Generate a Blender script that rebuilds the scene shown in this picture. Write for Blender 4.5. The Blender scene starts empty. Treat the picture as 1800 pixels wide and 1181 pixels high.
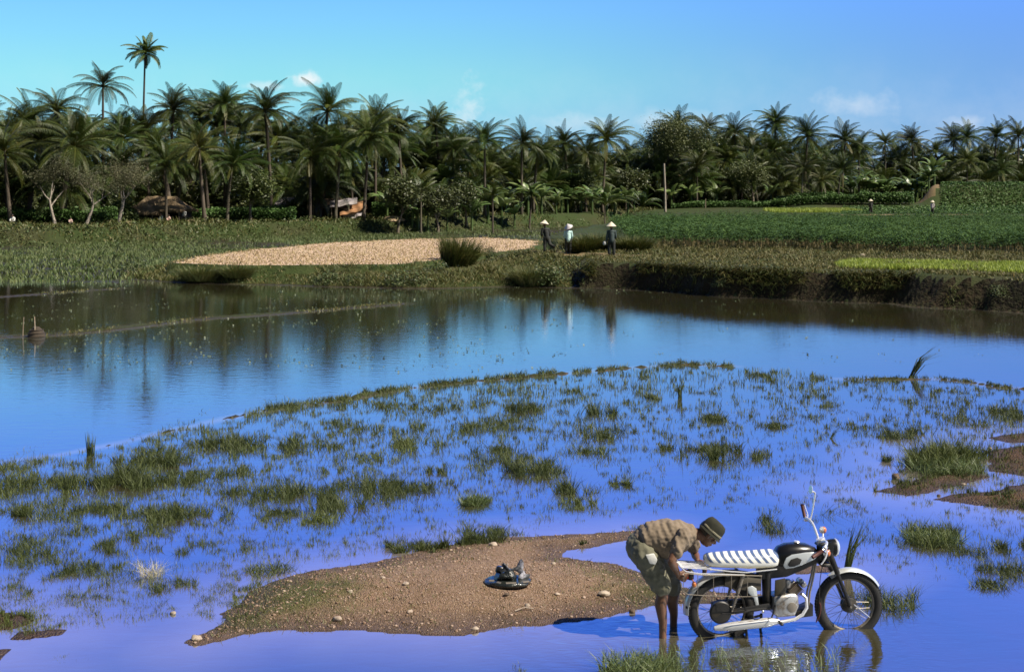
import bpy, math, random
import numpy as np
from mathutils import Vector, Matrix, Quaternion, noise as mnoise
# look of the place: sky tints (left and middle, right, the same two near the horizon, higher up), water
SKY_STR = 0.09
SKY_L = (.54, 1.00, 1.04); SKY_R = (.36, .56, 1.02); SKY_LH = (.30, .62, 1.26); SKY_RH = (.33, .56, 1.14); SKY_UP = (.50, .88, 2.05)
W_IOR = 2.45; W_ADD = .19; W_REFL = (.74, .83, 1.0); W_BUMP = .10
W_SHALLOW = (.23, .20, .165); W_DEEP = (.045, .048, .016)
C = bpy.context.scene
COL = C.collection
R = math.radians
rng = np.random.default_rng(7)
random.seed(7)

# ------------------------------------------------------------------ camera
H = 3.95            # eye height above the water
F = 2500.0          # focal length in photo pixels (photo 1800 wide)
HZ = 338.0          # row of the horizon
cam = bpy.data.cameras.new('camera'); cam_o = bpy.data.objects.new('camera', cam); COL.objects.link(cam_o)
cam_o.location = (0, 0, H); cam_o.rotation_euler = (R(90), 0, 0)
cam.sensor_width = 36; cam.lens = 36 * F / 1800
cam.shift_y = -(590.5 - HZ) / 1800
cam.clip_start = 0.1; cam.clip_end = 6000
C.camera = cam_o

# ------------------------------------------------------------------ light
SUN_DIR = Vector((.80, -0.27, 1.0)).normalized()      # towards the sun
SUN_EL = math.asin(SUN_DIR.z); SUN_AZ = math.atan2(SUN_DIR.x, SUN_DIR.y)
sun = bpy.data.lights.new('sun', 'SUN'); sun.energy = 5.0; sun.angle = R(0.5); sun.color = (1, .91, .77)
sun_o = bpy.data.objects.new('sun', sun); COL.objects.link(sun_o)
sun_o.rotation_euler = SUN_DIR.to_track_quat('Z', 'Y').to_euler(); sun_o.location = (30, -10, 30)
C.view_settings.view_transform = 'Standard'; C.view_settings.look = 'None'
C.view_settings.exposure = 0.62; C.view_settings.gamma = 1
C.render.film_transparent = False
C.cycles.filter_width = 1.6

class NT:
    """tiny node-tree helper"""
    def __init__(s, tree): s.t = tree; s.n = tree.nodes; s.l = tree.links
    def new(s, typ, **kw):
        n = s.n.new(typ)
        for k, v in kw.items(): setattr(n, k, v)
        return n
    def put(s, sock, v):
        if isinstance(v, bpy.types.NodeSocket): s.l.new(v, sock)
        elif v is not None:
            if isinstance(v, (tuple, list)) and len(v) == 3 and sock.type == 'RGBA': v = (*v, 1)
            sock.default_value = v
    def math(s, op, a, b=None, clamp=False):
        n = s.new('ShaderNodeMath', operation=op, use_clamp=clamp); s.put(n.inputs[0], a)
        if b is not None: s.put(n.inputs[1], b)
        return n.outputs[0]
    def mapr(s, v, a, b, c=0.0, d=1.0, smooth=False):
        n = s.new('ShaderNodeMapRange', clamp=True)
        if smooth: n.interpolation_type = 'SMOOTHSTEP'
        s.put(n.inputs[0], v)
        for i, q in enumerate((a, b, c, d)): n.inputs[i + 1].default_value = q
        return n.outputs[0]
    def mix(s, f, a, b, blend='MIX'):
        n = s.new('ShaderNodeMix', data_type='RGBA', blend_type=blend)
        s.put(n.inputs[0], f); s.put(n.inputs[6], a); s.put(n.inputs[7], b)
        return n.outputs[2]
    def noise(s, vec, scale, detail=3, rough=.5, dist=0, dim='3D'):
        n = s.new('ShaderNodeTexNoise', noise_dimensions=dim)
        if vec is not None: s.put(n.inputs['Vector'], vec)
        n.inputs['Scale'].default_value = scale; n.inputs['Detail'].default_value = detail
        n.inputs['Roughness'].default_value = rough; n.inputs['Distortion'].default_value = dist
        return n.outputs[0]
    def scalevec(s, vec, sc):
        n = s.new('ShaderNodeVectorMath', operation='MULTIPLY'); s.put(n.inputs[0], vec); n.inputs[1].default_value = sc
        return n.outputs[0]
    def bump(s, h, strength=.3, dist=.02):
        n = s.new('ShaderNodeBump'); s.put(n.inputs['Height'], h)
        n.inputs['Strength'].default_value = strength; n.inputs['Distance'].default_value = dist
        return n.outputs[0]

# ------------------------------------------------------------------ world: Nishita sky, film tint, small clouds
w = bpy.data.worlds.new('World'); C.world = w; w.use_nodes = True
w.node_tree.nodes.clear(); W = NT(w.node_tree)
sky = W.new('ShaderNodeTexSky', sky_type='NISHITA'); sky.sun_disc = False
sky.sun_elevation = SUN_EL; sky.sun_rotation = SUN_AZ; sky.altitude = 0; sky.air_density = 1.0; sky.dust_density = .4; sky.ozone_density = 3.0
tc = W.new('ShaderNodeTexCoord'); sep = W.new('ShaderNodeSeparateXYZ'); W.put(sep.inputs[0], tc.outputs['Generated'])
dx, dy, dz = sep.outputs
az = W.mapr(dx, -.12, .40, 0, 1, True)
tint_lr = W.mix(W.mapr(dz, .0, .085, 1, 0, True), W.mix(az, SKY_L, SKY_R), W.mix(az, SKY_LH, SKY_RH))
el = W.mapr(dz, .075, .25, 0, 1, True)
tint = W.mix(el, tint_lr, SKY_UP)
el2 = W.mapr(dz, .32, .7, 0, 1, True)
tint = W.mix(el2, tint, (.25, .26, .27))  # overhead sky, out of frame, dimmed to cut the fill light
back = W.mapr(dy, .35, -.25, 0, 1, True)          # sky behind the camera dimmed on purpose, to darken surfaces facing the camera
tint = W.mix(back, tint, (.22, .24, .26))
col = W.mix(1.0, sky.outputs[0], tint, 'MULTIPLY')
# clouds live in the sky by direction: (x/y, z/y) blobs broken up by noise
ay = W.math('MAXIMUM', dy, .05)
u = W.math('DIVIDE', dx, ay); v = W.math('DIVIDE', dz, ay)
cmb = W.new('ShaderNodeCombineXYZ'); W.put(cmb.inputs[0], u); W.put(cmb.inputs[1], v)
nz = W.noise(cmb.outputs[0], 55, 4, .6); nz2 = W.noise(cmb.outputs[0], 14, 5, .65)
front = W.math('GREATER_THAN', dy, .3)
def blob(cu, cv, ru, rv, edge, amp=.9, nn=nz, soft=.5):
    a = W.math('DIVIDE', W.math('SUBTRACT', u, cu), ru); b = W.math('DIVIDE', W.math('SUBTRACT', v, cv), rv)
    d = W.math('SQRT', W.math('ADD', W.math('MULTIPLY', a, a), W.math('MULTIPLY', b, b)))
    d = W.math('ADD', d, W.math('MULTIPLY', W.math('SUBTRACT', nn, .5), amp * 2))
    return W.math('MULTIPLY', W.mapr(d, edge, edge - soft, 0, 1, True), front)
def cpx(px, py): return (px - 900) / F, (HZ - py) / F
c1 = blob(*cpx(530, 139), .0150, .0072, 1.0, .9, soft=.75)
c2 = blob(*cpx(470, 152), .03, .004, 1.0, 1.0, soft=1.0)
c3 = blob(*cpx(825, 190), .013, .022, 1.1, 1.5, soft=1.1)
c4 = blob(*cpx(1080, 215), .10, .010, 1.1, 1.8, nz2, soft=1.3)
c5 = blob(*cpx(1500, 185), .045, .016, 1.1, 2.0, nz2, soft=1.3)
c6 = blob(*cpx(1690, 215), .03, .010, 1.1, 1.6, nz2, soft=1.2)
hz = W.mapr(dz, .11, .03, 0, 1, True)
haze = W.math('MULTIPLY', W.math('MULTIPLY', hz, W.mapr(nz2, .35, .7, 0, 1, True)), .14)
f = W.math('MULTIPLY', c1, .85)
for c, k in ((c2, .38), (c3, .42), (c4, .34), (c5, .36), (c6, .38)):
    f = W.math('MAXIMUM', f, W.math('MULTIPLY', c, k))
f = W.math('MAXIMUM', f, haze)
cloudcol = W.mix(nz, (6.6, 6.9, 7.2), (7.6, 7.4, 7.2))
col = W.mix(f, col, cloudcol)
bg = W.new('ShaderNodeBackground'); W.put(bg.inputs[0], col); bg.inputs[1].default_value = SKY_STR
wo = W.new('ShaderNodeOutputWorld'); W.l.new(bg.outputs[0], wo.inputs[0])

# ------------------------------------------------------------------ materials
def material(name, base=(.5, .5, .5), rough=.6, base2=None, nscale=5.0, namp=(.35, .65), spec=.5, metal=0.0,
             bump=0.0, bscale=40.0, bdist=.01, attr=None, attr_col=None, objrand=0.0, transl=0.0, coat=0.0, detail=4, coords='Object', ndetail=None):
    m = bpy.data.materials.new(name); m.use_nodes = True; m.node_tree.nodes.clear(); T = NT(m.node_tree)
    tcn = T.new('ShaderNodeTexCoord'); vec = tcn.outputs[coords]
    c = base
    if base2 is not None:
        nf = T.mapr(T.noise(vec, nscale, detail, .6), namp[0], namp[1])
        c = T.mix(nf, base, base2)
    if attr is not None:
        a = T.new('ShaderNodeAttribute', attribute_name=attr)
        c = T.mix(a.outputs['Fac'], c, attr_col)
    if objrand:
        oi = T.new('ShaderNodeObjectInfo')
        hsv = T.new('ShaderNodeHueSaturation'); T.put(hsv.inputs['Color'], c)
        T.put(hsv.inputs['Value'], T.mapr(oi.outputs['Random'], 0, 1, 1 - objrand, 1 + objrand))
        T.put(hsv.inputs['Hue'], T.mapr(T.math('FRACT', T.math('MULTIPLY', oi.outputs['Random'], 7.31)), 0, 1, .5 - objrand * .07, .5 + objrand * .05))
        c = hsv.outputs[0]
    p = T.new('ShaderNodeBsdfPrincipled'); T.put(p.inputs['Base Color'], c)
    p.inputs['Roughness'].default_value = rough; p.inputs['Specular IOR Level'].default_value = spec; p.inputs['Metallic'].default_value = metal
    p.inputs['Coat Weight'].default_value = coat
    if bump: T.l.new(T.bump(T.noise(vec, bscale, 4, .6), bump, bdist), p.inputs['Normal'])
    sh = p.outputs[0]
    if transl:
        tr = T.new('ShaderNodeBsdfTranslucent'); T.put(tr.inputs[0], c)
        mx = T.new('ShaderNodeMixShader'); mx.inputs[0].default_value = transl
        T.l.new(sh, mx.inputs[1]); T.l.new(tr.outputs[0], mx.inputs[2]); sh = mx.outputs[0]
    o = T.new('ShaderNodeOutputMaterial'); T.l.new(sh, o.inputs[0])
    return m

# ------------------------------------------------------------------ object helpers
def tag(o, label=None, cat=None, group=None, kind=None):
    if label: o['label'] = label
    if cat: o['category'] = cat
    if group: o['group'] = group
    if kind: o['kind'] = kind
    return o
def np_mesh(name, V, Fc, smooth=False, attrs=None, mats=None, mat_idx=None):
    """V (n,3) floats, Fc (m,k) ints"""
    V = np.asarray(V, np.float32); Fc = np.asarray(Fc, np.int32)
    me = bpy.data.meshes.new(name); k = Fc.shape[1]
    me.vertices.add(len(V)); me.vertices.foreach_set('co', V.ravel())
    me.loops.add(Fc.size); me.loops.foreach_set('vertex_index', Fc.ravel())
    me.polygons.add(len(Fc)); me.polygons.foreach_set('loop_start', np.arange(0, Fc.size, k, dtype=np.int32))
    me.polygons.foreach_set('loop_total', np.full(len(Fc), k, np.int32))
    me.polygons.foreach_set('use_smooth', np.full(len(Fc), smooth, bool))
    for an, av in (attrs or {}).items():
        a = me.attributes.new(an, 'FLOAT', 'POINT'); a.data.foreach_set('value', np.asarray(av, np.float32))
    for m in (mats or []): me.materials.append(m)
    if mat_idx is not None: me.polygons.foreach_set('material_index', np.asarray(mat_idx, np.int32))
    me.update(calc_edges=True)
    return me
def link(name, me, parent=None, loc=None, rot=None):
    o = bpy.data.objects.new(name, me); COL.objects.link(o)
    if parent is not None: o.parent = parent
    if loc is not None: o.location = loc
    if rot is not None: o.rotation_euler = rot
    return o
def empty(name, loc=(0, 0, 0), rz=0):
    o = bpy.data.objects.new(name, None); COL.objects.link(o); o.location = loc; o.rotation_euler = (0, 0, rz); o.empty_display_size = .2
    return o
def copy_tree(o, parent=None):
    c = o.copy(); COL.objects.link(c); c.parent = parent
    for ch in list(o.children): copy_tree(ch, c)
    return c

class MB:
    """collects solid shapes, then builds ONE mesh object"""
    def __init__(s): s.v = []; s.f = []
    def add(s, vs, fs):
        n = len(s.v); s.v += [tuple(q) for q in vs]; s.f += [tuple(i + n for i in f) for f in fs]; return s
    def tube(s, pts, rad, n=8, cap=True, closed=False, flat=1.0):
        pts = [Vector(p) for p in pts]; m = len(pts)
        rads = rad if isinstance(rad, (list, tuple)) else [rad] * m
        t0 = (pts[1] - pts[0]).normalized(); up = Vector((0, 0, 1)) if abs(t0.z) < .9 else Vector((0, 1, 0))
        nrm = t0.cross(up).normalized(); vs = []
        for i, p in enumerate(pts):
            if closed: t = (pts[(i + 1) % m] - pts[i - 1]).normalized()
            else: t = (pts[min(i + 1, m - 1)] - pts[max(i - 1, 0)]).normalized()
            nrm = (nrm - t * nrm.dot(t)).normalized(); b = t.cross(nrm)
            for j in range(n):
                a = 2 * math.pi * j / n; vs.append(p + (nrm * math.cos(a) * flat + b * math.sin(a)) * rads[i])
        fs = []
        for i in range(m if closed else m - 1):
            i2 = (i + 1) % m
            for j in range(n):
                fs.append((i * n + j, i * n + (j + 1) % n, i2 * n + (j + 1) % n, i2 * n + j))
        if cap and not closed:
            fs.append(tuple(range(n))[::-1]); fs.append(tuple((m - 1) * n + j for j in range(n)))
        return s.add(vs, fs)
    def box(s, c, d, rot=None, bev=0.0):
        M = Matrix.Identity(3) if rot is None else rot
        hx, hy, hz_ = d[0] / 2, d[1] / 2, d[2] / 2; c = Vector(c)
        if bev <= 0:
            vs = [c + M @ Vector((sx * hx, sy * hy, sz * hz_)) for sz in (-1, 1) for sy in (-1, 1) for sx in (-1, 1)]
            return s.add(vs, [(0, 2, 3, 1), (4, 5, 7, 6), (0, 1, 5, 4), (2, 6, 7, 3), (0, 4, 6, 2), (1, 3, 7, 5)])
        b = min(bev, hx * .9, hy * .9, hz_ * .9)      # octagonal section in x/y, chamfered top and bottom
        ring = lambda ex, ey: [(hx - ex, -hy + ey + b), (hx - ex, hy - ey - b), (hx - b - ex, hy - ey), (-hx + b + ex, hy - ey),
                               (-hx + ex, hy - ey - b), (-hx + ex, -hy + ey + b), (-hx + b + ex, -hy + ey), (hx - b - ex, -hy + ey)]
        vs = []
        for z, e in ((-hz_, b * .7), (-hz_ + b, 0), (hz_ - b, 0), (hz_, b * .7)):
            vs += [c + M @ Vector((x, y, z)) for x, y in ring(e, e)]
        fs = [tuple(range(8))[::-1], tuple(24 + j for j in range(8))]
        for r_ in range(3):
            for j in range(8): fs.append((r_ * 8 + j, r_ * 8 + (j + 1) % 8, r_ * 8 + 8 + (j + 1) % 8, r_ * 8 + 8 + j))
        return s.add(vs, fs)
    def torus(s, c, Rr, r, axis='Y', n=48, k=10, sy=1.0, prof=None):
        vs = []; c = Vector(c)
        for i in range(n):
            a = 2 * math.pi * i / n
            for j in range(k):
                b = 2 * math.pi * j / k; rr = Rr + r * math.cos(b); q = r * math.sin(b) * sy
                p = (rr * math.cos(a), q, rr * math.sin(a)) if axis == 'Y' else (rr * math.cos(a), rr * math.sin(a), q)
                vs.append(c + Vector(p))
        fs = [(i * k + j, i * k + (j + 1) % k, ((i + 1) % n) * k + (j + 1) % k, ((i + 1) % n) * k + j) for i in range(n) for j in range(k)]
        return s.add(vs, fs)
    def lathe(s, prof, c=(0, 0, 0), M=None, n=24, cap=True):
        """prof: (radius, height) along local z"""
        M = M or Matrix.Identity(3); c = Vector(c); vs = []
        for r_, z in prof:
            for j in range(n):
                a = 2 * math.pi * j / n; vs.append(c + M @ Vector((r_ * math.cos(a), r_ * math.sin(a), z)))
        fs = [(i * n + j, i * n + (j + 1) % n, (i + 1) * n + (j + 1) % n, (i + 1) * n + j) for i in range(len(prof) - 1) for j in range(n)]
        if cap: fs += [tuple(range(n))[::-1], tuple((len(prof) - 1) * n + j for j in range(n))]
        return s.add(vs, fs)
    def ball(s, c, r, n=12, sc=(1, 1, 1), M=None):
        k = n // 2; M = M or Matrix.Identity(3); c = Vector(c)
        prof = [(math.sin(math.pi * i / k), -math.cos(math.pi * i / k)) for i in range(k + 1)]
        vs = []
        for rr, z in prof:
            for j in range(n):
                a = 2 * math.pi * j / n; vs.append(c + M @ Vector((r * sc[0] * rr * math.cos(a), r * sc[1] * rr * math.sin(a), r * sc[2] * z)))
        fs = [(i * n + j, i * n + (j + 1) % n, (i + 1) * n + (j + 1) % n, (i + 1) * n + j) for i in range(k) for j in range(n)]
        return s.add(vs, fs)
    def loft(s, rings, cap=True):
        n = len(rings[0]); vs = [Vector(p) for r_ in rings for p in r_]
        fs = [(i * n + j, i * n + (j + 1) % n, (i + 1) * n + (j + 1) % n, (i + 1) * n + j) for i in range(len(rings) - 1) for j in range(n)]
        if cap: fs += [tuple(range(n))[::-1], tuple((len(rings) - 1) * n + j for j in range(n))]
        return s.add(vs, fs)
    def slab(s, outline, y0, y1):
        """outline of (x,z) pairs extruded along y"""
        n = len(outline); vs = [Vector((x, y0, z)) for x, z in outline] + [Vector((x, y1, z)) for x, z in outline]
        fs = [tuple(range(n)), tuple(range(n, 2 * n))[::-1]] + [(j, j + n, (j + 1) % n + n, (j + 1) % n) for j in range(n)]
        return s.add(vs, fs)
    def xform(s, M): s.v = [tuple(M @ Vector(p)) for p in s.v]; return s
    def build(s, name, mat, parent=None, smooth=True, angle=40, bevel=0.0):
        me = bpy.data.meshes.new(name); me.from_pydata(s.v, [], s.f)
        import bmesh
        bm = bmesh.new(); bm.from_mesh(me); bmesh.ops.recalc_face_normals(bm, faces=bm.faces)
        if bevel:
            es = [e for e in bm.edges if len(e.link_faces) == 2 and e.calc_face_angle(0) > .7]
            bmesh.ops.bevel(bm, geom=es, offset=bevel, segments=2, affect='EDGES', profile=.5)
        bm.to_mesh(me); bm.free()
        for m in (mat if isinstance(mat, (list, tuple)) else [mat]): me.materials.append(m)
        if smooth:
            me.polygons.foreach_set('use_smooth', [True] * len(me.polygons))
            me.set_sharp_from_angle(angle=R(angle))
        return link(name, me, parent)

# ------------------------------------------------------------------ numpy value noise
def vnoise(x, y, seed=0):
    x = np.asarray(x, float); y = np.asarray(y, float)
    xi = np.floor(x).astype(np.int64); yi = np.floor(y).astype(np.int64); fx = x - xi; fy = y - yi
    fx = fx * fx * (3 - 2 * fx); fy = fy * fy * (3 - 2 * fy)
    def hsh(a, b):
        n = (a * 374761393 + b * 668265263 + seed * 974711) & 0x7fffffff
        n = ((n ^ (n >> 13)) * 1274126177) & 0x7fffffff
        return ((n ^ (n >> 16)) & 0xffff) / 65535.0
    a = hsh(xi, yi); b = hsh(xi + 1, yi); c = hsh(xi, yi + 1); d = hsh(xi + 1, yi + 1)
    return (a * (1 - fx) + b * fx) * (1 - fy) + (c * (1 - fx) + d * fx) * fy
def fbm(x, y, oct=4, seed=0):
    s = 0; a = .5; t = 0
    for i in range(oct): s = s + a * vnoise(x * 2 ** i, y * 2 ** i, seed + i * 17); t += a; a *= .5
    return s / t * 2 - 1
def ss(t): t = np.clip(t, 0, 1); return t * t * (3 - 2 * t)

def at(px, py, z=0.0):
    """photo pixel -> point on the level z"""
    D = F * (H - z) / (py - HZ); return np.array([(px - 900) * D / F, D, z])
def Wp(px, py, D): return Vector(((px - 900) * D / F, D, H - (py - HZ) * D / F))
# ================================================================== the land
def poly(pts, z=0.0): return np.array([at(px, py, z)[:2] for px, py in pts])
def sdf(P, X, Y):
    """signed distance, positive inside"""
    X = np.asarray(X, float); Y = np.asarray(Y, float)
    d = np.full(X.shape, 1e9); ins = np.zeros(X.shape, bool); n = len(P)
    for i in range(n):
        ax, ay = P[i]; bx, by = P[(i + 1) % n]; ex, ey = bx - ax, by - ay; L = ex * ex + ey * ey + 1e-12
        t = np.clip(((X - ax) * ex + (Y - ay) * ey) / L, 0, 1)
        d = np.minimum(d, (X - ax - t * ex) ** 2 + (Y - ay - t * ey) ** 2)
        c = ((ay > Y) != (by > Y)) & (X < ex * (Y - ay) / (ey if abs(ey) > 1e-12 else 1e-12) + ax); ins ^= c
    d = np.sqrt(d); return np.where(ins, d, -d)
def pld(P, X, Y):
    d = np.full(np.shape(X), 1e9)
    for i in range(len(P) - 1):
        ax, ay = P[i]; bx, by = P[i + 1]; ex, ey = bx - ax, by - ay; L = ex * ex + ey * ey + 1e-12
        t = np.clip(((X - ax) * ex + (Y - ay) * ey) / L, 0, 1)
        d = np.minimum(d, (X - ax - t * ex) ** 2 + (Y - ay - t * ey) ** 2)
    return np.sqrt(d)
ISL = poly([(332, 1128), (372, 1108), (402, 1090), (388, 1078), (420, 1062), (440, 1040), (500, 1016), (560, 1001), (640, 990), (700, 978), (760, 963),
            (830, 950), (880, 944), (960, 942), (1040, 940), (1116, 934), (1122, 944), (1080, 952), (1040, 961), (990, 968), (984, 978), (1010, 983),
            (1080, 991), (1130, 1008), (1170, 1026), (1230, 1040), (1340, 1046), (1345, 1056), (1240, 1061), (1190, 1062), (1150, 1066), (1114, 1073), (1060, 1083), (1010, 1090),
            (950, 1099), (880, 1105), (810, 1115), (740, 1112), (650, 1108), (560, 1107), (500, 1106), (430, 1112), (392, 1122), (345, 1132)])
ISL2 = poly([(1385, 1000), (1430, 993), (1480, 996), (1470, 1006), (1400, 1010)])
MUDS = [poly(p) for p in (
    [(1516, 863), (1570, 856), (1605, 848), (1640, 832), (1604, 825), (1600, 800), (1640, 792), (1700, 795), (1722, 825), (1735, 838), (1690, 850), (1640, 860), (1600, 874), (1560, 869)],
    [(1735, 790), (1800, 783), (2100, 778), (2100, 835), (1800, 836), (1745, 829), (1730, 800)],
    [(1650, 878), (1700, 868), (1760, 860), (1800, 851), (2100, 838), (2100, 900), (1800, 894), (1720, 888), (1680, 884)],
    [(1745, 770), (1800, 760), (2100, 752), (2100, 778), (1780, 778)],
    [(-60, 1072), (30, 1080), (50, 1092), (20, 1104), (-60, 1110)], [(40, 1112), (110, 1108), (100, 1114), (30, 1121)], [(-60, 1140), (10, 1143), (0, 1160), (-60, 1165)])]
BUND = poly([(-200, 835), (0, 812), (100, 800), (200, 781), (300, 757), (400, 735), (460, 722), (540, 711), (600, 703), (700, 685), (800, 673), (880, 666), (1000, 656), (1100, 647), (1200, 641), (1290, 644)])
BUND2 = poly([(1480, 666), (1560, 667), (1650, 666), (1700, 671), (1760, 681), (1830, 685), (2000, 690)])
DYKE1 = poly([(-200, 606), (0, 593), (90, 589), (200, 579), (350, 561), (470, 553), (560, 546), (700, 534)])
DYKE2 = poly([(-200, 532), (0, 522), (100, 515), (210, 507)])
A_ = [(-900, 445), (0, 434), (200, 430), (430, 419), (700, 411), (860, 405), (1000, 400), (1100, 396)]
PA_POLY = np.vstack([poly(A_), [(30, 220), (900, 260), (900, 1900), (-900, 1900), (-900, 90)]])
B_ = [(940, 444), (985, 470), (1010, 507), (1040, 506), (1100, 508), (1180, 515), (1250, 521), (1340, 524), (1450, 531), (1560, 533), (1650, 541), (1720, 545), (1800, 550), (1950, 561), (2200, 582)]
PB_POLY = np.vstack([poly([(1100, 396), (1000, 415), (945, 430)], .5), poly(B_), [(60, 34), (900, 30), (900, 400), (30, 400)]])
C_POLY = poly([(296, 463), (420, 468), (560, 467), (700, 466), (800, 457), (850, 447), (950, 438), (960, 424), (860, 417), (700, 421), (560, 428), (430, 440), (330, 452)], .72)
C2_POLY = poly([(228, 492), (330, 498), (480, 501), (560, 504), (740, 508), (930, 503), (960, 495), (900, 480), (740, 478), (560, 482), (300, 475), (232, 480)])
E_POLY = np.vstack([poly([(690, 502), (760, 508), (930, 503), (1005, 507), (1040, 480)]), poly([(1030, 440), (945, 434), (850, 436), (800, 452), (720, 466)], .7)])
D_POLY = np.vstack([poly([(-900, 500), (0, 494), (210, 497), (232, 486), (300, 474), (430, 466), (560, 466), (800, 470), (1010, 440)]), poly([(1100, 396), (1000, 398), (860, 400), (430, 415), (0, 430), (-900, 440)])])
RICE = poly([(1468, 464), (1500, 459), (1600, 461), (1800, 465), (2100, 470), (2100, 486), (1800, 478), (1650, 474), (1520, 471), (1475, 469)], 1.15)
PATH = poly([(945, 441), (1000, 447), (1075, 452), (1160, 452)], 1.0)

def PA(X, Y):
    u = X / np.maximum(Y, 1)
    return 1.25 + .25 * ss((Y - 125) / 40) + .45 * ss((Y - 165) / 20) * ss((u - .05) / .1) + 2.5 * ss((Y - 181) / 8 + fbm(X * .05, Y * .05, 2, 5) * .2) * ss((u - .284) / .014) \
        + .5 * ss((Y - 178) / 8) * ss((u - .19) / .02)
def land(X, Y, full=False):
    X = np.asarray(X, float); Y = np.asarray(Y, float)
    e = fbm(X * 1.4, Y * 1.4, 4, 3) * .22; e2 = fbm(X * .35, Y * .35, 3, 9)
    fine = fbm(X * 5, Y * 5, 3, 31)
    h = -.34 + .09 * e2
    near = Y < 60
    si = np.maximum(sdf(ISL, X, Y), sdf(ISL2, X, Y)) + e * np.where(Y < 20, .35, .3)
    hi = np.where(si > 0, .012 + .15 * ss(si / 1.3) + .02 * fine * ss(si / .3), si * .16)
    h = np.maximum(h, hi)
    sm = np.full(X.shape, -1e9)
    for P in MUDS: sm = np.maximum(sm, sdf(P, X, Y))
    sm = sm + e * .8
    h = np.maximum(h, np.where(sm > 0, .01 + .09 * ss(sm / .8) + .02 * fine * ss(sm / .3), sm * .12))
    b = pld(BUND, X, Y) + e * .5; h = np.maximum(h, np.where(X < -4.5, -.03, .035) + .03 * vnoise(X * 1.5, Y * .8, 12) - b * .75)
    b2 = pld(BUND2, X, Y) + e * .3; h = np.maximum(h, .04 - b2 * .7)
    d1 = pld(DYKE1, X, Y) + e * .3; h = np.maximum(h, .045 + .05 * fbm(X * .5, Y * .5, 2, 61) - d1 * .30)
    d2 = pld(DYKE2, X, Y) + e * .3; h = np.maximum(h, .045 + .05 * fbm(X * .5, Y * .5, 2, 62) - d2 * .28)
    sd = sdf(D_POLY, X, Y) + e * 2; h = np.maximum(h, np.where(sd > 0, .015 + .05 * e2 + .03 * fine, sd * .1))
    sc2 = sdf(C2_POLY, X, Y) + e; h = np.maximum(h, np.where(sc2 > 0, .30 * ss(sc2 / 1.6), sc2 * .3))
    se = sdf(E_POLY, X, Y) + e; h = np.maximum(h, np.where(se > 0, 1.0 * ss(se / 8.0) + .22 * ss(se / .8), se * .3))
    sc = sdf(C_POLY, X, Y) + e * 1.2 + e2 * .5; h = np.maximum(h, np.where(sc > 0, .74 * ss(sc / .45 + .35), sc * .5))
    pa = PA(X, Y)
    sa = sdf(PA_POLY, X, Y) + e * 3; h = np.maximum(h, np.where(sa > 0, pa * ss(sa / 3.2), sa * .3))
    eb = fbm(X * .45, Y * .45, 4, 77)
    sb = sdf(PB_POLY, X, Y) + eb * .9
    pb = 1.1 + (pa - 1.1) * ss((Y - 75) / 50) + .07 * e2
    wB = .55 + .7 * np.clip(eb + .3, 0, 1)
    h = np.maximum(h, np.where(sb > 0, pb * (.85 * ss(sb / wB) + .15 * ss((sb + .2) / 2.2)), sb * .4))
    dp = pld(PATH, X, Y); h = np.maximum(h, 1.0 - np.maximum(0, dp - 1.0) * .28)
    # the embankment the photographer stands on
    h = np.maximum(h, np.where(Y < 6.5, 2.35 * ss((6.5 - Y) / 4.5), -9))
    if full: return h, si, sm, sc, sb, sa, sd, se, np.minimum(np.minimum(b, b2), np.minimum(d1, d2))
    return h
def gat(px, py):
    """first land or water point seen at a photo pixel"""
    D = 11.0 * 1.0006 ** np.arange(6000); D = D[D < 420]
    X = (px - 900) * D / F; zr = H - (py - HZ) * D / F; h = np.maximum(land(X, D), 0)
    k = np.argmax(h >= zr) if (h >= zr).any() else len(D) - 1
    return Vector((X[k], D[k], h[k]))
def gz(x, y): return float(land(np.array([x]), np.array([y]))[0])

# --- grid: fine near the camera, coarse far off
Dn = [-60, -30, -15, -6, 0, 2, 3.5, 5, 6.5, 8, 9.2, 10.2]
d = 11.0
while d < 470: Dn.append(d); d *= 1.0044 if d < 24 else (1.0062 if d < 75 else 1.012)
while d < 1900: Dn.append(d); d *= 1.12
Dn = np.array(Dn)
un = np.concatenate([np.linspace(-2.2, -.46, 24)[:-1], np.linspace(-.46, .46, 330), np.linspace(.46, 2.2, 24)[1:]])
GU, GD = np.meshgrid(un, Dn); SC = np.maximum(GD, 16.0); GX = GU * SC; GY = GD.copy()
Hh, SI, SM, SCc, SB, SA, SDd, SE, BD = land(GX, GY, True)
nr, nc = GX.shape
VV = np.stack([GX, GY, Hh], -1).reshape(-1, 3)
ii, jj = np.meshgrid(np.arange(nr - 1), np.arange(nc - 1), indexing='ij'); q = (ii * nc + jj).ravel()
QF = np.stack([q, q + 1, q + nc + 1, q + nc], -1)
fc = lambda A: A.reshape(-1)[QF].mean(1)
fh = fc(Hh); fsi = fc(SI); fsm = fc(SM); fsc = fc(SCc)
grassy = ss((SB + .5) / 1.0) + ss((SA + .5)) + ss(SDd / 1.0) + ss(SE)
region = np.zeros(len(QF), int)                                  # 0 ground
region[(fh < -.04)] = 1                                          # 1 lake bed
region[(fsi > -.35) & (fc(GY) < 25)] = 2                         # 2 gravel island
region[(fsm > -.35)] = 3                                         # 3 mud banks
region[(fsc > .55)] = 4                                          # 4 dry field
region[fc(GY) < 8] = 0
FX, FY = fc(GX), fc(GY); fpx = 900 + F * FX / np.maximum(FY, 1); rag = fbm(FX * .8, FY * .8, 3, 51)
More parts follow.
